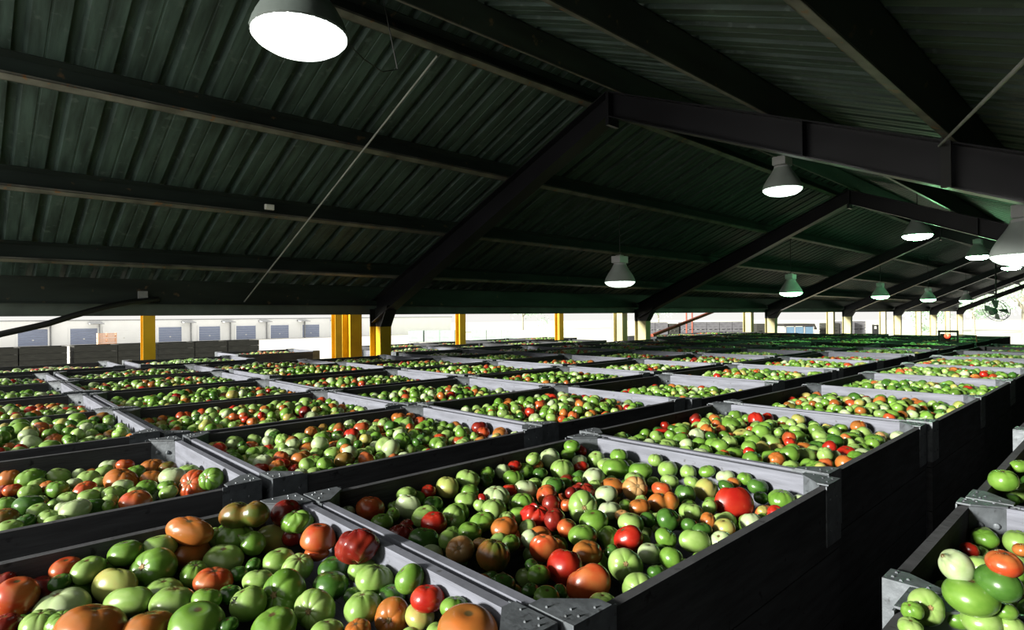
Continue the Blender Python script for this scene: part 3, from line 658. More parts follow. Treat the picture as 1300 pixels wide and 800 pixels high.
C|1.571|0.998|-0.675|0.0310|0.92|g|-|green tomato just right of the cherry-red round tomato in the central bin
C|1.665|0.869|-0.675|0.0305|0.92|p|-|pale green tomato in front of the giant orange-red tomato in the central bin
H|2.737|1.454|-0.655|0.0504|0.92|g|S|green tomato just right of the largest red tomato in the third aisle-row bin
C|1.272|1.276|-0.675|0.0286|1.08|p|-|pale green tomato behind-left of the tall orange-red tomato in the central bin
R|1.347|0.311|-0.576|0.0182|1.08|g|-|green tomato front-left of the pointed pale tomato in the cross-aisle bin
C|1.375|1.713|-0.675|0.0405|0.74|l|-|light green tomato behind-right of the glossy round red tomato in the central bin
C|1.635|1.664|-0.675|0.0432|0.74|p|-|pale green tomato behind the cracked red tomato in the central bin
C|1.799|1.397|-0.675|0.0417|0.74|p|-|pale green tomato just right of the wrinkled red tomato in the central bin
E|0.327|3.149|-0.660|0.0466|0.74|l|-|light green tomato behind-left of the oval red tomato in the left-edge bin
E|0.300|2.916|-0.660|0.0431|0.74|g|-|green tomato just left of the oval red tomato in the left-edge bin
E|0.132|2.476|-0.660|0.0350|0.74|l|-|second light green tomato just left of the large whitish-green tomato in the left-edge bin
R|1.453|0.185|-0.567|0.0209|0.74|g|-|green tomato in front of the orange-red tomato in the cross-aisle bin
C|1.564|1.463|-0.675|0.0339|1.00|K|-|dark red tomato behind-right of the cracked red tomato in the central bin
E|0.175|3.256|-0.660|0.0395|1.00|o|-|second orange tomato just left of the oval red tomato in the left-edge bin
D|0.719|1.337|-0.685|0.0252|0.85|d|-|dark green tomato behind-left of the pinkish orange tomato in the front bin
C|1.778|0.915|-0.675|0.0324|0.85|y|-|yellow-green tomato in front of the giant orange-red tomato in the central bin
C|2.223|1.398|-0.659|0.0437|0.85|l|-|light green tomato behind-right of the ochre pumpkin-shaped tomato in the central bin
C|1.208|1.295|-0.675|0.0281|0.92|g|-|green tomato in front of the salmon-orange tomato in the central bin
C|1.212|1.859|-0.650|0.0375|0.77|l|-|light green tomato behind the egg-shaped pale tomato in the central bin
C|1.693|1.796|-0.670|0.0424|0.77|g|L|green tomato behind the cracked red tomato in the central bin
C|1.815|1.855|-0.674|0.0446|0.77|g|-|green tomato front-left of the large whitish-green tomato in the central bin
H|3.393|1.048|-0.655|0.0531|0.77|g|-|green tomato behind the red rim tomato in the third aisle-row bin
D|0.194|1.851|-0.651|0.0254|0.74|d|-|dark green tomato behind-right of the big red tomato in the front bin
C|1.760|1.222|-0.675|0.0360|0.74|o|-|orange tomato just left of the two-lobed orange tomato in the central bin
C|2.033|1.434|-0.675|0.0419|0.74|l|-|light green tomato behind the ochre pumpkin-shaped tomato in the central bin
C|1.746|1.610|-0.675|0.0407|0.74|d|-|dark green tomato just left of the wrinkled red tomato in the central bin
E|0.218|2.950|-0.660|0.0395|0.74|l|-|second light green tomato behind-left of the large whitish-green tomato in the left-edge bin
E|0.235|2.516|-0.660|0.0342|0.74|l|-|second light green tomato front-left of the large whitish-green tomato in the left-edge bin
E|0.742|2.832|-0.660|0.0442|0.74|l|-|light green tomato behind the ribbed red tomato in the left-edge bin
E|0.559|2.705|-0.665|0.0404|0.74|g|-|green tomato behind-right of the half-hidden red tomato in the left-edge bin
E|0.446|2.692|-0.660|0.0389|0.74|l|L|light green tomato just left of the half-hidden red tomato in the left-edge bin
E|0.369|2.701|-0.660|0.0381|0.74|l|-|light green tomato in front of the oval red tomato in the left-edge bin
F|0.965|3.202|-0.655|0.0514|0.74|y|-|yellow-green tomato just left of the small red tomato in the second-row bin
F|1.170|2.800|-0.655|0.0488|0.74|p|-|pale green tomato front-left of the round orange tomato in the second-row bin
F|1.187|2.567|-0.655|0.0461|0.74|g|-|green tomato in front of the round orange tomato in the second-row bin
H|2.861|1.076|-0.655|0.0472|0.74|l|-|light green tomato in front of the large ribbed green tomato in the third aisle-row bin
D|0.558|1.671|-0.685|0.0254|0.83|d|-|dark green tomato behind-right of the round red tomato in the front bin
C|1.263|1.764|-0.675|0.0341|0.83|d|-|dark green tomato just right of the egg-shaped pale tomato in the central bin
C|1.704|0.950|-0.675|0.0295|0.83|d|-|dark green tomato front-left of the giant orange-red tomato in the central bin
C|2.238|1.016|-0.659|0.0361|0.83|d|-|dark green tomato behind-right of the giant orange-red tomato in the central bin
E|0.141|2.805|-0.660|0.0339|0.83|g|-|green tomato just left of the large whitish-green tomato in the left-edge bin
U|2.775|0.326|-0.660|0.0340|0.83|l|-|light green tomato front-right of the large ribbed green tomato in the farther cross-aisle bin
C|1.844|1.063|-0.675|0.0296|0.91|l|-|light green tomato front-right of the two-lobed orange tomato in the central bin
C|2.238|1.310|-0.659|0.0362|0.91|l|-|second light green tomato behind-right of the two-lobed orange tomato in the central bin
C|2.203|1.770|-0.675|0.0407|0.91|l|-|light green tomato just right of the large whitish-green tomato in the central bin
D|0.448|1.409|-0.685|0.0211|0.75|d|-|dark green tomato front-left of the ink-marked green tomato in the front bin
C|1.454|1.792|-0.675|0.0365|0.75|g|-|green tomato behind-right of the glossy round red tomato in the central bin
E|0.216|2.633|-0.660|0.0327|0.75|l|-|light green tomato just left of the large whitish-green tomato in the left-edge bin
F|1.422|2.557|-0.655|0.0450|0.75|l|-|light green tomato front-left of the tall orange-topped tomato in the second-row bin
F|1.376|3.125|-0.655|0.0511|0.75|l|-|light green tomato behind-left of the round orange tomato in the second-row bin
H|3.433|0.950|-0.655|0.0483|0.75|g|-|green tomato behind-right of the red rim tomato in the third aisle-row bin
H|3.084|1.483|-0.655|0.0507|0.75|y|-|yellow-green tomato just left of the large ribbed green tomato in the third aisle-row bin
D|0.091|1.904|-0.630|0.0230|0.74|K|-|dark red tomato behind-left of the big red tomato in the front bin
C|2.002|1.288|-0.675|0.0366|0.74|r|-|orange-red tomato behind the two-lobed orange tomato in the central bin
C|2.199|1.635|-0.637|0.0428|0.74|g|-|third green tomato behind the ochre pumpkin-shaped tomato in the central bin
E|0.310|2.728|-0.660|0.0349|0.74|l|-|light green tomato behind-left of the large whitish-green tomato in the left-edge bin
E|0.415|3.033|-0.660|0.0395|0.74|l|-|light green tomato behind the oval red tomato in the left-edge bin
E|0.492|2.776|-0.660|0.0374|0.74|p|-|pale green tomato in front of the large tan-orange tomato in the left-edge bin
E|0.604|2.842|-0.660|0.0394|0.74|o|-|orange tomato in front of the bumpy orange tomato in the left-edge bin
E|0.174|2.520|-0.660|0.0310|0.74|d|-|dark green tomato front-left of the oval red tomato in the left-edge bin
E|0.245|2.450|-0.660|0.0309|0.74|l|-|light green tomato front-left of the large whitish-green tomato in the left-edge bin
H|2.612|1.637|-0.655|0.0473|0.74|l|-|light green tomato front-right of the largest red tomato in the third aisle-row bin
C|1.700|1.871|-0.659|0.0334|1.00|p|-|pale green tomato front-left of the large whitish-green tomato in the central bin
C|1.668|1.128|-0.675|0.0260|1.00|d|-|dark green tomato front-left of the two-lobed orange tomato in the central bin
C|1.801|0.984|-0.675|0.0258|1.00|o|-|orange tomato front-left of the giant orange-red tomato in the central bin
C|1.033|1.040|-0.675|0.0213|0.82|d|-|dark green tomato front-left of the largest glossy red tomato in the central bin
C|2.118|1.325|-0.675|0.0351|0.82|l|-|light green tomato behind the two-lobed orange tomato in the central bin
E|0.577|2.992|-0.660|0.0374|0.82|g|-|green tomato behind-right of the large tan-orange tomato in the left-edge bin
F|1.082|3.281|-0.650|0.0455|0.82|l|-|light green tomato just left of the small red tomato in the second-row bin
D|0.608|1.700|-0.685|0.0219|0.90|d|-|dark green tomato behind-left of the largest ribbed green tomato in the front bin
C|1.268|1.865|-0.675|0.0294|0.90|g|-|green tomato behind-right of the egg-shaped pale tomato in the central bin
C|1.619|1.875|-0.655|0.0327|0.90|g|-|green tomato just left of the large whitish-green tomato in the central bin
C|1.079|0.983|-0.675|0.0192|0.90|d|-|dark green tomato front-left of the oblong orange-red tomato in the central bin
C|1.718|1.004|-0.675|0.0252|0.90|d|-|dark green tomato front-right of the two-lobed orange tomato in the central bin
E|0.420|2.591|-0.660|0.0287|0.90|l|-|light green tomato just right of the large whitish-green tomato in the left-edge bin
F|1.751|2.986|-0.655|0.0446|0.90|r|-|orange-red tomato just left of the tall orange-topped tomato in the second-row bin
F|1.796|3.216|-0.655|0.0472|0.90|p|-|pale green tomato just left of the tall orange-topped tomato in the second-row bin
D|0.116|1.780|-0.695|0.0200|0.74|d|-|dark green tomato in front of the big red tomato in the front bin
C|1.349|1.464|-0.675|0.0289|0.74|l|-|light green tomato behind the salmon-orange tomato in the central bin
C|2.240|1.147|-0.646|0.0345|0.74|p|-|pale green tomato behind the giant orange-red tomato in the central bin
C|2.236|1.654|-0.680|0.0398|0.74|g|-|second green tomato behind the ochre pumpkin-shaped tomato in the central bin
C|2.150|1.673|-0.675|0.0392|0.74|l|-|light green tomato behind-right of the wrinkled red tomato in the central bin
C|1.881|1.857|-0.659|0.0384|0.74|o|-|orange tomato front-left of the large whitish-green tomato in the central bin
C|1.341|0.842|-0.675|0.0223|0.74|g|-|green tomato behind-right of the ribbed green rim tomato in the central bin
E|0.481|3.105|-0.660|0.0377|0.74|l|-|light green tomato behind-left of the large tan-orange tomato in the left-edge bin
E|0.517|3.204|-0.660|0.0391|0.74|p|-|pale green tomato behind-left of the large tan-orange tomato in the left-edge bin
E|0.617|2.647|-0.660|0.0342|0.74|g|-|green tomato just left of the ribbed red tomato in the left-edge bin
E|0.601|2.558|-0.660|0.0331|0.74|l|-|light green tomato front-left of the ribbed red tomato in the left-edge bin
F|1.336|2.689|-0.655|0.0418|0.74|l|-|light green tomato just right of the round orange tomato in the second-row bin
F|1.075|2.650|-0.655|0.0388|0.74|R|-|bright red tomato front-left of the round orange tomato in the second-row bin
F|1.481|3.072|-0.655|0.0473|0.74|d|-|dark green tomato behind-right of the round orange tomato in the second-row bin
H|3.015|1.141|-0.655|0.0421|0.74|o|-|orange tomato front-right of the large ribbed green tomato in the third aisle-row bin
H|2.675|1.322|-0.655|0.0407|0.74|g|-|green tomato front-left of the large ribbed green tomato in the third aisle-row bin
C|1.096|1.765|-0.675|0.0242|1.08|g|-|green tomato front-left of the egg-shaped pale tomato in the central bin
C|1.846|1.488|-0.675|0.0279|1.00|l|-|light green tomato just right of the wrinkled red tomato in the central bin
C|1.938|1.052|-0.675|0.0249|1.00|l|-|light green tomato just left of the giant orange-red tomato in the central bin
E|0.283|2.602|-0.660|0.0248|1.00|p|-|pale green tomato just left of the large whitish-green tomato in the left-edge bin
H|2.794|1.665|-0.655|0.0372|1.00|R|-|bright red tomato just right of the largest red tomato in the third aisle-row bin
C|1.312|1.862|-0.660|0.0298|0.80|R|-|bright red tomato behind-right of the egg-shaped pale tomato in the central bin
C|2.170|1.256|-0.675|0.0318|0.80|l|-|light green tomato behind-right of the two-lobed orange tomato in the central bin
C|2.227|1.462|-0.631|0.0343|0.80|l|L|second light green tomato behind-right of the ochre pumpkin-shaped tomato in the central bin
C|1.344|0.886|-0.675|0.0207|0.80|d|-|dark green tomato behind-right of the ribbed green rim tomato in the central bin
E|0.172|3.035|-0.660|0.0308|0.80|r|-|orange-red tomato behind-left of the large whitish-green tomato in the left-edge bin
F|1.480|2.716|-0.655|0.0396|0.80|o|-|orange tomato just right of the round orange tomato in the second-row bin
F|1.901|2.585|-0.655|0.0421|0.80|r|-|orange-red tomato just right of the tall orange-topped tomato in the second-row bin
F|1.100|2.980|-0.655|0.0387|0.80|l|-|light green tomato front-right of the small red tomato in the second-row bin
R|1.460|0.161|-0.447|0.0148|0.80|o|-|orange tomato behind-right of the orange-red tomato in the cross-aisle bin
U|3.050|0.340|-0.607|0.0309|0.80|g|-|green tomato behind-right of the large ribbed green tomato in the farther cross-aisle bin
C|0.981|1.875|-0.665|0.0269|0.74|p|-|pale green tomato just left of the orange-red corner tomato in the central bin
C|1.575|1.694|-0.675|0.0306|0.74|R|-|bright red tomato behind-left of the cracked red tomato in the central bin
C|1.142|1.357|-0.675|0.0234|0.74|t|-|tan tomato behind-right of the scarred tan tomato in the central bin
C|2.232|1.221|-0.637|0.0320|0.74|g|-|green tomato behind-left of the giant orange-red tomato in the central bin
C|2.160|1.104|-0.659|0.0302|0.74|d|-|dark green tomato behind the giant orange-red tomato in the central bin
C|1.857|1.842|-0.626|0.0346|0.74|l|-|light green tomato just left of the large whitish-green tomato in the central bin
C|2.112|1.866|-0.655|0.0371|0.74|g|-|green tomato just right of the large whitish-green tomato in the central bin
C|2.135|1.861|-0.617|0.0373|0.74|g|-|green tomato behind-right of the large whitish-green tomato in the central bin
C|2.121|1.802|-0.675|0.0366|0.74|p|-|pale green tomato just right of the large whitish-green tomato in the central bin
C|1.834|1.778|-0.675|0.0337|0.74|d|-|dark green tomato front-left of the large whitish-green tomato in the central bin
E|0.570|3.159|-0.655|0.0356|0.74|r|-|orange-red tomato behind the large tan-orange tomato in the left-edge bin
E|0.701|2.992|-0.660|0.0351|0.74|b|-|green-brown tomato just right of the bumpy orange tomato in the left-edge bin
E|0.249|3.060|-0.660|0.0317|0.74|l|-|light green tomato just left of the oval red tomato in the left-edge bin
F|2.199|2.437|-0.645|0.0434|0.74|o|-|orange tomato just right of the large dark red tomato in the second-row bin
F|1.932|2.455|-0.655|0.0411|0.74|r|-|orange-red tomato front-left of the large dark red tomato in the second-row bin
H|3.383|1.551|-0.655|0.0456|0.74|K|-|dark red tomato just left of the large ribbed green tomato in the third aisle-row bin
H|3.650|1.087|-0.627|0.0436|0.74|o|-|orange tomato behind the red rim tomato in the third aisle-row bin
C|1.581|1.842|-0.670|0.0288|0.89|d|-|dark green tomato behind-left of the cracked red tomato in the central bin
C|1.137|1.138|-0.675|0.0191|0.89|d|-|dark green tomato front-left of the tall orange-red tomato in the central bin
C|2.247|1.070|-0.641|0.0276|0.89|g|-|green tomato behind the giant orange-red tomato in the central bin
C|2.162|0.970|-0.675|0.0260|0.89|d|-|dark green tomato just right of the giant orange-red tomato in the central bin
C|1.371|1.050|-0.675|0.0203|0.89|d|-|dark green tomato front-left of the cherry-red round tomato in the central bin
F|1.285|3.294|-0.640|0.0390|0.89|p|-|pale green tomato behind-right of the small red tomato in the second-row bin
C|1.373|1.634|-0.675|0.0225|1.08|l|-|light green tomato behind-left of the salmon-orange tomato in the central bin
C|1.936|0.864|-0.675|0.0207|1.08|g|-|green tomato front-left of the small red rim tomato in the central bin
C|1.593|1.414|-0.675|0.0224|1.08|r|-|orange-red tomato just left of the white-scarred green tomato in the central bin
C|1.151|1.847|-0.680|0.0226|1.00|g|-|green tomato just left of the egg-shaped pale tomato in the central bin
E|0.146|3.079|-0.670|0.0248|1.00|K|-|dark red tomato just left of the large whitish-green tomato in the left-edge bin
F|1.283|2.746|-0.655|0.0304|1.00|l|-|light green tomato front-right of the round orange tomato in the second-row bin
H|3.670|1.603|-0.650|0.0390|1.00|R|-|bright red tomato behind-left of the large ribbed green tomato in the third aisle-row bin
C|2.042|1.726|-0.675|0.0316|0.78|R|-|bright red tomato front-right of the large whitish-green tomato in the central bin
C|1.709|1.689|-0.675|0.0286|0.78|l|-|light green tomato in front of the large whitish-green tomato in the central bin
E|0.359|2.971|-0.660|0.0287|0.78|p|-|pale green tomato behind-left of the oval red tomato in the left-edge bin
E|0.411|2.752|-0.660|0.0272|0.78|l|-|light green tomato front-right of the oval red tomato in the left-edge bin
E|0.444|2.941|-0.665|0.0291|0.78|l|-|light green tomato behind-right of the oval red tomato in the left-edge bin
C|1.073|1.648|-0.675|0.0230|0.74|K|-|dark red tomato just left of the glossy round red tomato in the central bin
C|1.765|1.867|-0.646|0.0306|0.74|R|-|bright red tomato just left of the large whitish-green tomato in the central bin
C|1.643|1.211|-0.675|0.0239|0.74|t|-|tan tomato behind the cherry-red round tomato in the central bin
C|2.237|0.860|-0.675|0.0257|0.74|p|-|pale green tomato behind-right of the small red rim tomato in the central bin
C|1.506|0.850|-0.675|0.0196|0.74|g|-|green tomato in front of the giant orange-red tomato in the central bin
C|2.214|1.099|-0.655|0.0276|0.74|o|-|orange tomato behind the giant orange-red tomato in the central bin
E|0.276|2.997|-0.660|0.0282|0.74|o|-|orange tomato just left of the oval red tomato in the left-edge bin
E|0.511|2.655|-0.660|0.0272|0.74|l|-|light green tomato behind the half-hidden red tomato in the left-edge bin
F|2.086|3.283|-0.645|0.0455|0.74|o|-|orange tomato behind-left of the tall orange-topped tomato in the second-row bin
H|3.649|1.406|-0.627|0.0420|0.74|y|-|yellow-green tomato behind the large ribbed green tomato in the third aisle-row bin
C|2.208|1.870|-0.651|0.0304|0.88|R|-|bright red tomato just right of the large whitish-green tomato in the central bin
E|0.272|3.210|-0.660|0.0267|0.88|d|-|
E|0.263|2.671|-0.660|0.0225|0.88|l|-|
F|2.129|3.099|-0.655|0.0393|0.88|r|-|
H|3.259|1.841|-0.655|0.0378|0.88|R|-|
H|3.018|1.521|-0.655|0.0294|1.00|r|-|
C|1.703|1.491|-0.670|0.0238|0.75|K|-|
C|2.212|1.593|-0.675|0.0283|0.75|l|-|
F|1.974|3.143|-0.655|0.0385|0.75|r|-|
H|3.498|1.445|-0.655|0.0365|0.75|o|-|
E|0.396|3.140|-0.660|0.0270|0.74|p|-|
E|0.401|2.502|-0.655|0.0222|0.74|g|-|
C|2.027|0.904|-0.675|0.0190|0.86|y|-|
C|1.867|1.595|-0.675|0.0226|0.86|g|-|
F|2.183|3.293|-0.655|0.0360|0.86|o|-|
C|1.419|1.676|-0.670|0.0203|0.74|R|-|"""
GRP = {'D':'tomatoes in the front bin','C':'tomatoes in the central bin','E':'tomatoes in the left-edge bin','F':'tomatoes in the second-row bin','H':'tomatoes in the third aisle-row bin','R':'tomatoes in the cross-aisle bin','U':'tomatoes in the farther cross-aisle bin'}
obst = {k: [] for k in hand_xy}; obst['N'] = []
extra = []                                             # drawn with the uncounted rest
tocam = Vector((-.62, -.70, .36)).normalized()
for ln in TABLE.splitlines():
    b_, x, y, z, r, fl, kd, sh, lab = ln.split('|'); x, y, z, r, fl = map(float, (x, y, z, r, fl))
    obst[b_].append((x, y, z, r))
    if not lab: extra.append((x, y, z, r, kd)); continue
    mk = next((c for c in sh if c in 'CGBTLSE'), '-'); me = rnd.choice(TM[mk])
    o = bpy.data.objects.new('tomato', me); C.objects.link(o); o.location = (x, y, H+z)
    if len(me.materials) == 0: me.materials.append(None)
    o.material_slots[0].link = 'OBJECT'; o.material_slots[0].material = SKIN[kd]
    if 'S' in sh:
        d = (tocam+Vector((rnd.uniform(-.25,.1), rnd.uniform(-.1,.25), rnd.uniform(-.1,.25)))).normalized()
        q = d.to_track_quat('Z', 'Y') @ Quaternion((0,0,1), rnd.uniform(0,6.28)); sc_ = (r, r*max(.85, fl), r*.86)
        o.rotation_euler = q.to_euler(); o.scale = (r, r*.97, r*.86)
        s = bpy.data.objects.new('stem_scar', SCARME); C.objects.link(s); s.parent = o
        s['label'] = 'brown corky stem scar'
    elif mk in 'EB' or sh == 'C':
        tilt = rnd.uniform(-.2, .2)+(.35 if (b_ == 'C' and kd == 'r' and r > .05) else 0)
        q = Quaternion((0,0,1), YAW-PI/2) @ Quaternion((0,1,0), -tilt) @ Quaternion((1,0,0), rnd.uniform(-.5,.5))
        o.rotation_euler = q.to_euler(); o.scale = (r*1.02, r*(.62 if mk != 'C' else .9), r*max(fl, .62)*(1.0 if mk != 'B' else 1.02))
    elif mk == 'G':
        o.rotation_euler = (.1, .05, 1.); o.scale = (r, r, r*fl)
    elif mk == 'T':
        d = (-RT*.75+Vector((0,0,.55))-FW*.2).normalized(); o.rotation_euler = d.to_track_quat('Z', 'Y').to_euler(); o.scale = (r*.85, r*.85, r*.95)
    else:
        tl = .75 if fl > .85 else .28
        q = Quaternion((math.cos(a := rnd.uniform(0,6.28)), math.sin(a), 0), rnd.uniform(0, tl)) @ Quaternion((0,0,1), rnd.uniform(0,6.28))
        o.rotation_euler = q.to_euler(); o.scale = (r*1.04, r*rnd.uniform(.97,1.04), r*min(1., max(fl, .76)))
    if 'M' in sh:
        ink = MB()
        def on(u, w_):                                     # a point on the skin, u across, w_ up, facing the camera's side
            p = (-FW*.62-RT*.55+Vector((0,0,.56))).normalized(); e1 = (RT-p*RT.dot(p)).normalized(); e2 = p.cross(e1)*-1
            if e2.z < 0: e2 = -e2
            n_ = (p+e1*u+e2*w_).normalized(); return n_
        Mi = o.rotation_euler.to_matrix().inverted()
        def loc(u, w_):
            n_ = Mi @ on(u, w_); sc0 = Vector(o.scale); n_ = Vector((n_.x/sc0.x, n_.y/sc0.y, n_.z/sc0.z)).normalized(); return n_*1.005
        ink.tube([loc(.10*math.cos(t)-.12, .07*math.sin(t)+.06) for t in [.3+i*.35 for i in range(10)]]+[loc(-.10+.08*math.cos(t), -.06+.07*math.sin(t)) for t in [1.8-i*.4 for i in range(11)]], .028, 6)
        ink.tube([loc(.10, .14), loc(.12, .02), loc(.09,-.10), loc(.02,-.13)], .028, 6)
        ink.tube([loc(-.28,-.16), loc(-.05,-.2), loc(.16,-.17)], .022, 6)
        ink.build('ink_mark', M['ink'], o)['label'] = 'small black inked mark'
    tag(o, lab, 'tomato', GRP[b_])

# the uncounted rest: bins packed by letting tomatoes settle one after another
def pack(L, W, obs, floor, target, rng, nmax=900, small=1.):
    P = np.zeros((nmax+len(obs), 4)); n = len(obs)
    if n: P[:n] = obs
    fails = 0; first = n
    while n < nmax and fails < 40:
        r = float(np.clip(rng.normal(.0375, .0065), .026, .054))*small
        K = 22
        c = np.stack([rng.uniform(TH+r+.004, L-TH-r-.004, K), rng.uniform(TH+r+.004, W-TH-r-.004, K)], 1)
        d2 = ((c[:, None, :]-P[None, :n, :2])**2).sum(2); s2 = ((r+P[None, :n, 3])*.95)**2
        zz = np.where(d2 < s2, P[None, :n, 2]+np.sqrt(np.maximum(s2-d2, 0)), -9)
        z = np.maximum(zz.max(1), floor+r) if n else np.full(K, floor+r)
        tg = target(c[:, 0], c[:, 1])
        ex = z-tg; i = int(np.argmin(np.where(ex <= 0, z, z+5)))
        if ex[i] > 0: fails += 1; continue
        fails = 0; P[n] = (c[i, 0], c[i, 1], z[i], r); n += 1
    return P[first:n]
def heap(L, W, lvl, hh, tx, ty):
    return lambda x, y: lvl+hh*(np.sin(PI*np.clip(x/L, 0, 1))*np.sin(PI*np.clip(y/W, 0, 1)))+tx*(x/L-.5)+ty*(y/W-.5)
POOL = []
for k_ in range(6):
    lv = rnd.uniform(-.08, -.055)
    POOL.append(pack(BL, BW, [], -.26, heap(BL, BW, lv, .06, rnd.uniform(-.03,.03), rnd.uniform(-.02,.02)), NR))
KEYS = list('glpdybortRK'); 
def mixes(w_): s = sum(w_.values()); return list(w_), [v_/s for v_ in w_.values()]
MIXES = [mixes(dict(g=30, l=30, p=9, d=8, y=5, o=7, r=5, R=4, b=2)), mixes(dict(g=32, l=26, p=7, d=10, y=4, o=9, r=8, R=4, t=1, K=1)), mixes(dict(g=38, l=32, p=8, d=9, y=4, o=4, r=3, R=2)), mixes(dict(g=25, l=25, p=8, d=6, y=6, o=12, r=9, R=6, K=2))]
UND = mixes(dict(g=34, l=26, d=20, p=5, o=5, r=4, K=3, b=3))
ALLT = []                                               # x, y, z, r, key
for bi, bx in enumerate(BINS):
    x0, y0, zr, L, W, rz, h = bx; mx = MIXES[(bi*7+3) % 4 if bx[1] > 2 else (bi*5) % 3]
    if h:
        ob = [(x-x0, y-y0, z-zr, r) for (x, y, z, r) in obst[h]]
        if h in 'DCE': pk = pack(L, W, ob, -.28, heap(L, W, -.098, .015, 0, 0), NR); mx = UND
        else: pk = pack(L, W, ob, -.26, heap(L, W, -.048, .03, 0, 0), NR, small=.92 if h == 'R' else .72 if h == 'N' else 1.)
        pk = pk[pk[:, 2] > -.22]
    else:
        pk = POOL[(bi*5+bi//3) % 6].copy()
        if rnd.random() < .5: pk[:, 0] = L-pk[:, 0]
        if rnd.random() < .5: pk[:, 1] = W-pk[:, 1]
        pk[:, 2] += rnd.uniform(-.02, .012)
        pk = pk[pk[:, 2] > -.17]
        if zr < -1: pk = pk[pk[:, 0] >= 0]
    ks = NR.choice(len(mx[0]), len(pk), p=mx[1])
    ca, sa = math.cos(rz), math.sin(rz)
    for (x, y, z, r), k_ in zip(pk, ks): ALLT.append((x0+x*ca-y*sa, y0+x*sa+y*ca, H+zr+z, r, mx[0][k_]))
for (x, y, z, r, kd) in extra: ALLT.append((x, y, H+z, r, kd))
LOD = [[tomato_arr(22, 13, lo, de, '', 90+i) for i, (lo, de) in enumerate(((5,.08),(6,.10),(0,0),(5,.16)))],
       [tomato_arr(12, 7, lo, de, '', 95+i) for i, (lo, de) in enumerate(((0,0),(4,.05)))], [tomato_arr(8, 5)]]
V = []; F = []; T = []; off = 0
pos = np.array([a[:4] for a in ALLT]); dist = np.hypot(pos[:, 0], pos[:, 1])
for i, (x, y, z, r, kd) in enumerate(ALLT):
    lod = 0 if dist[i] < 4.2 else 1 if dist[i] < 10 else 2
    v, f = LOD[lod][int(NR.integers(len(LOD[lod])))]
    a, b_, tl = NR.uniform(0, 6.28), NR.uniform(0, 6.28), NR.uniform(0, .9)
    q = (Quaternion((math.cos(a), math.sin(a), 0), tl) @ Quaternion((0,0,1), b_)).to_matrix()
    m3 = np.array(q)*np.array([1, NR.uniform(.9, 1), NR.uniform(.78, .95)])[None, :]
    V.append((v @ m3.T)*r+np.array([x, y, z], dtype=np.float32)); F.append(f+off); off += len(v)
    c1, c2 = SK[kd]; t = NR.uniform(0, 1); c = np.array([c1[j]*(1-t)+c2[j]*t for j in range(3)])*NR.uniform(.85, 1.12)
    T.append(np.repeat(np.array([[*np.minimum(c, 1), 1]], dtype=np.float32), len(v), 0))
V = np.concatenate(V).astype(np.float32); F = np.concatenate(F).astype(np.int32); T = np.concatenate(T)
me = bpy.data.meshes.new('tomato_heap'); me.vertices.add(len(V)); me.vertices.foreach_set('co', V.ravel())
me.loops.add(len(F)*4); me.loops.foreach_set('vertex_index', F.ravel()); me.polygons.add(len(F))
me.polygons.foreach_set('loop_start', np.arange(0, len(F)*4, 4, dtype=np.int32)); me.polygons.foreach_set('use_smooth', np.ones(len(F), dtype=bool))
at_ = me.attributes.new('tint', 'FLOAT_COLOR', 'POINT'); at_.data.foreach_set('color', T.ravel())
me.update(calc_edges=True); me.validate()
th = link('tomato_heap', me, SKIN_MIX); tag(th, 'heaped green and red tomatoes filling the many bins of the shed', 'tomatoes', kind='stuff')
print('heap tomatoes', len(ALLT), 'verts', len(V))

# ------------------------------------------------------------------ outside
YB = 124.
wh = empty('warehouse', (0, YB, 0), 'long white warehouse with blue-grey roller doors across the yard', 'building')
MB().box(-40, 95, 0, 12, 0, 4.1).build('wall', M['white_wall'], wh); MB().box(-40.3, 95.3, -.1, 12.2, 4.1, 4.25).build('roof', M['greysteel'], wh)
for i in range(-2, 8):
    cx = 9.7+6.8*i if i < 2 else 29.6+6.8*(i-3)
    if i == 2: cx = 22.3
    wd = 2.9 if i == 2 else 1.9
    d = MB(); planks(d, cx-wd, cx+wd, -.10, -.02, .1, 2.75, 6, .02)
    dd = d.build('door', M['white_wall'] if i == 2 else M['bluedoor'], wh); dd['label'] = 'open bright bay' if i == 2 else 'blue-grey roller door'
    MB().box(cx-.12, cx+.12, -.16, -.10, .9, 1.1).build('handle', M['white'], dd)
    MB().box(cx-wd-.25, cx-wd, -.2, -.02, 0, 3.0).build('door_jamb', M['white_wall'], wh); MB().box(cx+wd, cx+wd+.25, -.2, -.02, 0, 3.0).build('door_jamb', M['white_wall'], wh)
for x in (12.0, 18.7, 33.1, 40.2, 47.3, 55.4, 63.): 
    MB().box(x-.08, x+.08, -.35, -.02, 0, 3.6).build('downpipe', M['greysteel'], wh)
    MB().prism([(-2.2,3.5),(-.02,3.5),(-.02,3.85),(-2.2,3.6)], x-1.6, x+.4).build('awning', M['greysteel'], wh)
oc = empty('slatted_crate', (17.2, 108, 0), 'orange slatted crate stack standing before the warehouse', 'crate')
for z0 in (0, .75, 1.5):
    s = MB()
    for k_ in range(3): s.box(-1.2, 1.2, -.6, -.55, z0+.05+k_*.24, z0+.2+k_*.24); s.box(-1.2, 1.2, .55, .6, z0+.05+k_*.24, z0+.2+k_*.24)
    for xx in (-1.2, -.05, 1.1): s.box(xx, xx+.1, -.55, .55, z0+.05, z0+.7)
    s.build('slat_tier', M['orangewood'], oc)
for xx in (-1.2, 1.1): MB().box(xx, xx+.1, -.65, -.6, 0, 2.25).build('post', M['orangewood'], oc)
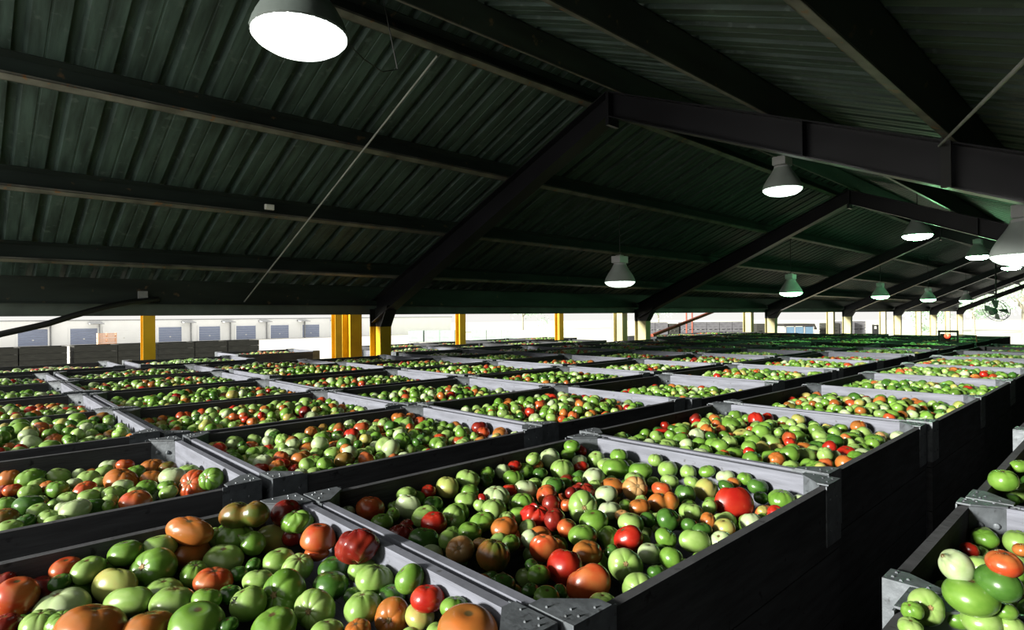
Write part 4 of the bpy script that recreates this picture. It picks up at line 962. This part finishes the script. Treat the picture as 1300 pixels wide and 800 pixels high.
# stacks of dark empty bins in the yard
def crate_mesh(w_, d_, h_):
    mb = MB(); planks(mb, 0, w_, 0, .05, .06, h_, 3, .012); planks(mb, 0, w_, d_-.05, d_, .06, h_, 3, .012); planks(mb, 0, .05, .05, d_-.05, .06, h_, 3, .012); planks(mb, w_-.05, w_, .05, d_-.05, .06, h_, 3, .012)
    mb.box(.05, w_-.05, .05, d_-.05, .06, .10)
    for x in (.05, w_/2-.06, w_-.17): mb.box(x, x+.12, 0, d_, 0, .06)
    return mb.mesh('crate')
DC = crate_mesh(1.40, 1.2, .80); DC.materials.append(M['dark_wood'])
sx_ = [(-1.6,'partly cut by the left edge'), (1.80,'second from the left edge'), (3.42,'left of the pair with a seam'), (4.84,'in the middle of the row'), (6.25,'just before the white gap'), (7.60,'just beyond the white gap'), (8.94,'at the right end of the row')]
sx_[0] = (.36, sx_[0][1])
for (x, lb) in sx_:
    for t_ in range(4):
        o = link('dark_bin', DC, None, None, (x, 28., .805*t_)); tag(o, (f'dark empty wooden bin atop its outdoor stack, {lb}' if t_ == 3 else 'dark wooden bin low in an outdoor stack, hidden behind the tomato bins'), 'bin', 'dark empty bins stacked in the yard')
# grey bin stacks farther right
GC = crate_mesh(1.35, 1.2, .84); GC.materials.append(M['grey_crate'])
a0 = Vector((56.,36.6,0)); a1 = Vector((63.,29.9,0)); ax_ = (a1-a0).normalized(); ang = math.atan2(ax_.y, ax_.x)
nst = 0
for k_ in range(-1, 7):
    p = a0+ax_*(1.40*k_)
    if k_ == 1: continue
    nst += 1
    for t_ in range(4):
        o = link('grey_bin', GC, None, None, (p.x, p.y, .845*t_)); o.rotation_euler = (0,0,ang)
        tag(o, (f'grey wooden bin on the {["lowest","second","third","top"][t_]} tier of the {OR[nst-1]} grey stack beyond the shed'), 'bin', 'grey bins stacked beyond the shed')
p = a0+ax_*1.5
for t_ in range(4):
    o = link('dark_bin', DC, None, None, (p.x, p.y, .805*t_)); o.rotation_euler = (0,0,ang); o.scale = (.75,1,1); tag(o, f'dark bin in the gap between the grey stacks, {["lowest","second","third","top"][t_]} tier', 'bin', 'dark bins among the grey stacks')
PC = crate_mesh(2.5, 1.6, 1.95); PC.materials.append(M['pale_crate'])
a0 = Vector((55.9,84.8,0)); a1 = Vector((69.,72.4,0)); ax_ = (a1-a0).normalized(); ang2 = math.atan2(ax_.y, ax_.x)
for k_, (t_, lb) in enumerate(((.0,'cream-white container at the left end of the pale outdoor row'), (2.75,'pale green container left of the slim yellow post'), (5.3,'pale green container partly behind the slim yellow post'), (10.6,'pale green container right of the slim yellow post'), (13.2,'whitest container of the pale outdoor row'), (15.8,'pale green container at the right end of the pale row'))):
    p = a0+ax_*t_; o = link('bulk_container', PC, None, None, (p.x, p.y, 0)); o.rotation_euler = (0,0,ang2); tag(o, lb, 'container', 'pale containers in the far yard')
# truck between the columns
tr = empty('truck', (61.4, 24.6, 0), 'dark-roofed truck with blue windows between two khaki columns', 'truck', rz=-.76); tr.scale = (.62, 1, 1)
MB().box(-1.3,3.4,-1.1,1.1,.55,1.7).build('body', M['truck_pale'], tr, bevel=.05); MB().prism([(-1.5,2.95),(3.3,2.95),(3.7,2.6),(3.7,2.72),(3.35,3.2),(-1.5,3.2)], -1.2, 1.2, 'Y').build('roof', M['truck_dark'], tr)
for x in (-1.25, .2, 1.75, 3.2): MB().box(x,x+.14,-1.1,-.98,1.7,2.95).box(x,x+.14,.98,1.1,1.7,2.95).build('window_post', M['truck_pale'], tr)
for x in (-1.1, .35, 1.9): MB().box(x,x+1.28,-1.06,-1.03,1.72,2.9).build('window', M['glass'], tr)
for x in (-.4, 2.4):
    for y in (-1.0, 1.0):
        wv = MB(); wv.lathe([(.001,-.13),(.45,-.13),(.5,-.08),(.5,.08),(.45,.13),(.001,.13)], 20); wv.v = [(v_[0]+x, v_[2]+y, v_[1]+.5) for v_ in wv.v]; wv.build('wheel', M['black'], tr, smooth=True)
for (x, y, w_, m_, lb) in ((64.1,22.0,1.,DC,'dark bin stack beside the truck, {} tier'), (65.2,20.9,1.,GC,'grey bin stack beside the dark one near the truck, {} tier'), (66.9,20.4,1.1,GC,'grey bin stack between the khaki columns right of the truck, {} tier')):
    for t_ in range(4):
        o = link('dark_bin' if m_ is DC else 'grey_bin', m_, None, None, (x, y, (.805 if m_ is DC else .845)*t_)); o.rotation_euler = (0,0,-.75); tag(o, lb.format(["lowest","second","third","top"][t_]), 'bin', 'bins stacked around the truck')
st = link('dark_bin', DC, None, None, (59.4, 26.9, 0)); st.rotation_euler = (0,0,-.75); tag(st, 'lowest dark bin of the tall dark stack left of the truck', 'bin', 'dark stack left of the truck')
for t_ in range(1, 4):
    o = st.copy(); C.objects.link(o); o.location.z = .805*t_; o['label'] = f'{["","second","third","top"][t_]} dark bin of the tall dark stack left of the truck'
# forklift
fk = empty('forklift', (62.2, 18.0, 0), 'dark forklift with tall mast standing beyond the columns', 'forklift', rz=-.8)
MB().box(-.9,1.0,-.6,.6,.35,1.25).prism([(-.9,1.25),(.35,1.25),(.25,2.2),(-.8,2.2)], -.58, .58, 'Y').build('body', M['black'], fk, bevel=.04)
MB().box(-.55,.75,-.55,.55,2.2,2.28).build('overhead_guard', M['black'], fk)
for x in (-.5,.65):
    for y in (-.5,.44): MB().box(x,x+.07,y,y+.07,1.2,2.2).build('guard_post', M['black'], fk)
MB().box(1.0,1.12,-.45,-.3,.1,3.1).box(1.0,1.12,.3,.45,.1,3.1).box(1.0,1.1,-.45,.45,2.95,3.08).box(.98,1.14,-.28,.28,1.2,2.7).build('mast', M['black'], fk)
for y in (-.35,.22): MB().box(1.12,2.2,y,y+.12,.15,.2).build('fork', M['black'], fk)
for x in (-.55,.6):
    for y in (-.62,.62):
        wv = MB(); wv.lathe([(.001,-.1),(.27,-.1),(.3,-.06),(.3,.06),(.27,.1),(.001,.1)], 18); wv.v = [(v_[0]+x, v_[2]+y, v_[1]+.3) for v_ in wv.v]; wv.build('wheel', M['black'], fk, smooth=True)
# red poles, hydrant post, red warning light stand
for (x, y, lb) in ((36.0,21.1,'left of the pair of thin red poles beyond the shed'), (36.3,20.85,'right of the pair of thin red poles beyond the shed')):
    tag(MB().tube([(x,y,0),(x,y,8)], .05).build('red_pole', M['redsteel']), lb, 'pole', 'thin red poles')
hp = empty('standpipe', (60., 12.1, 0), 'small dark standpipe outside between two khaki columns', 'standpipe')
MB().lathe([(.16,0),(.16,2.3),(.20,2.4),(.20,2.6),(.10,2.75),(.001,2.8)], 14).build('barrel', M['black'], hp, smooth=True); MB().tube([(-.35,0,2.5),(.35,0,2.5)], .06).build('outlet', M['black'], hp)
ws = empty('warning_light_stand', (14.75, 2.70, H-.62), 'dark frame with a red warning light at the end of the bins', 'warning light')
MB().box(-.02,.02,-.14,-.11,-.0,.22).box(-.02,.02,.17,.20,-.0,.25).box(-.02,.02,-.14,.20,.21,.25).box(-.02,.02,-.14,.20,.0,.04).box(-.02,.02,-.01,.16,.04,.18).build('frame', M['black'], ws)
MB().tube([(0,-.14,.16),(0,-.42,.15)], .012).build('arm', M['black'], ws); MB().tube([(0,-.42,.16),(0,-.43,0)], .012).build('arm_end', M['redsteel'], ws)
MB().ball((-.05,.04,.14), .05, 14, 9).build('lamp_dome', M['redglow'], ws, smooth=True)
# trees beyond the far end
def tree(x, y, h_, r_, label, seed):
    rr = random.Random(seed); t = empty('tree', (x, y, 0), label, 'tree', 'hazy trees beyond the shed')
    MB().tube([(0,0,0),(.1,0,h_*.3),(0,.1,h_*.6)], [.35,.25,.12], 10).build('trunk', M['bark'], t)
    for k_ in range(4): a = rr.uniform(0,6.28); MB().tube([(0,0,h_*.35),(math.cos(a)*r_*.4,math.sin(a)*r_*.4,h_*.62)], [.14,.05], 7).build('branch', M['bark'], t)
    n = 2600; v = []; f = []
    cl = [Vector((rr.gauss(0,.42)*r_, rr.gauss(0,.42)*r_, h_*.68+rr.gauss(0,.2)*h_)) for _ in range(16)]
    for i in range(n):
        c = rr.choice(cl)+Vector((rr.gauss(0,1), rr.gauss(0,1), rr.gauss(0,.8)))*r_*.16
        a = Vector((rr.gauss(0,1), rr.gauss(0,1), rr.gauss(0,1))).normalized()*.28; b_ = a.orthogonal()*.55; k0 = len(v)
        v += [tuple(c-a), tuple(c+b_), tuple(c+a), tuple(c-b_+Vector((0,0,.05)))]; f.append((k0,k0+1,k0+2,k0+3))
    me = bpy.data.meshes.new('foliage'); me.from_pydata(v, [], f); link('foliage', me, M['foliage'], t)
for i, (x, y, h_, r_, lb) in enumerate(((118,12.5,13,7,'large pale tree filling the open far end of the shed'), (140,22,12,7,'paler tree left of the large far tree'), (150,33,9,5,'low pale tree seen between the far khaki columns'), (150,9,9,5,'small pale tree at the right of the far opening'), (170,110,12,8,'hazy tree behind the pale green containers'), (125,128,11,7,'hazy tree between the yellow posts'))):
    tree(x, y, h_, r_, lb, i)
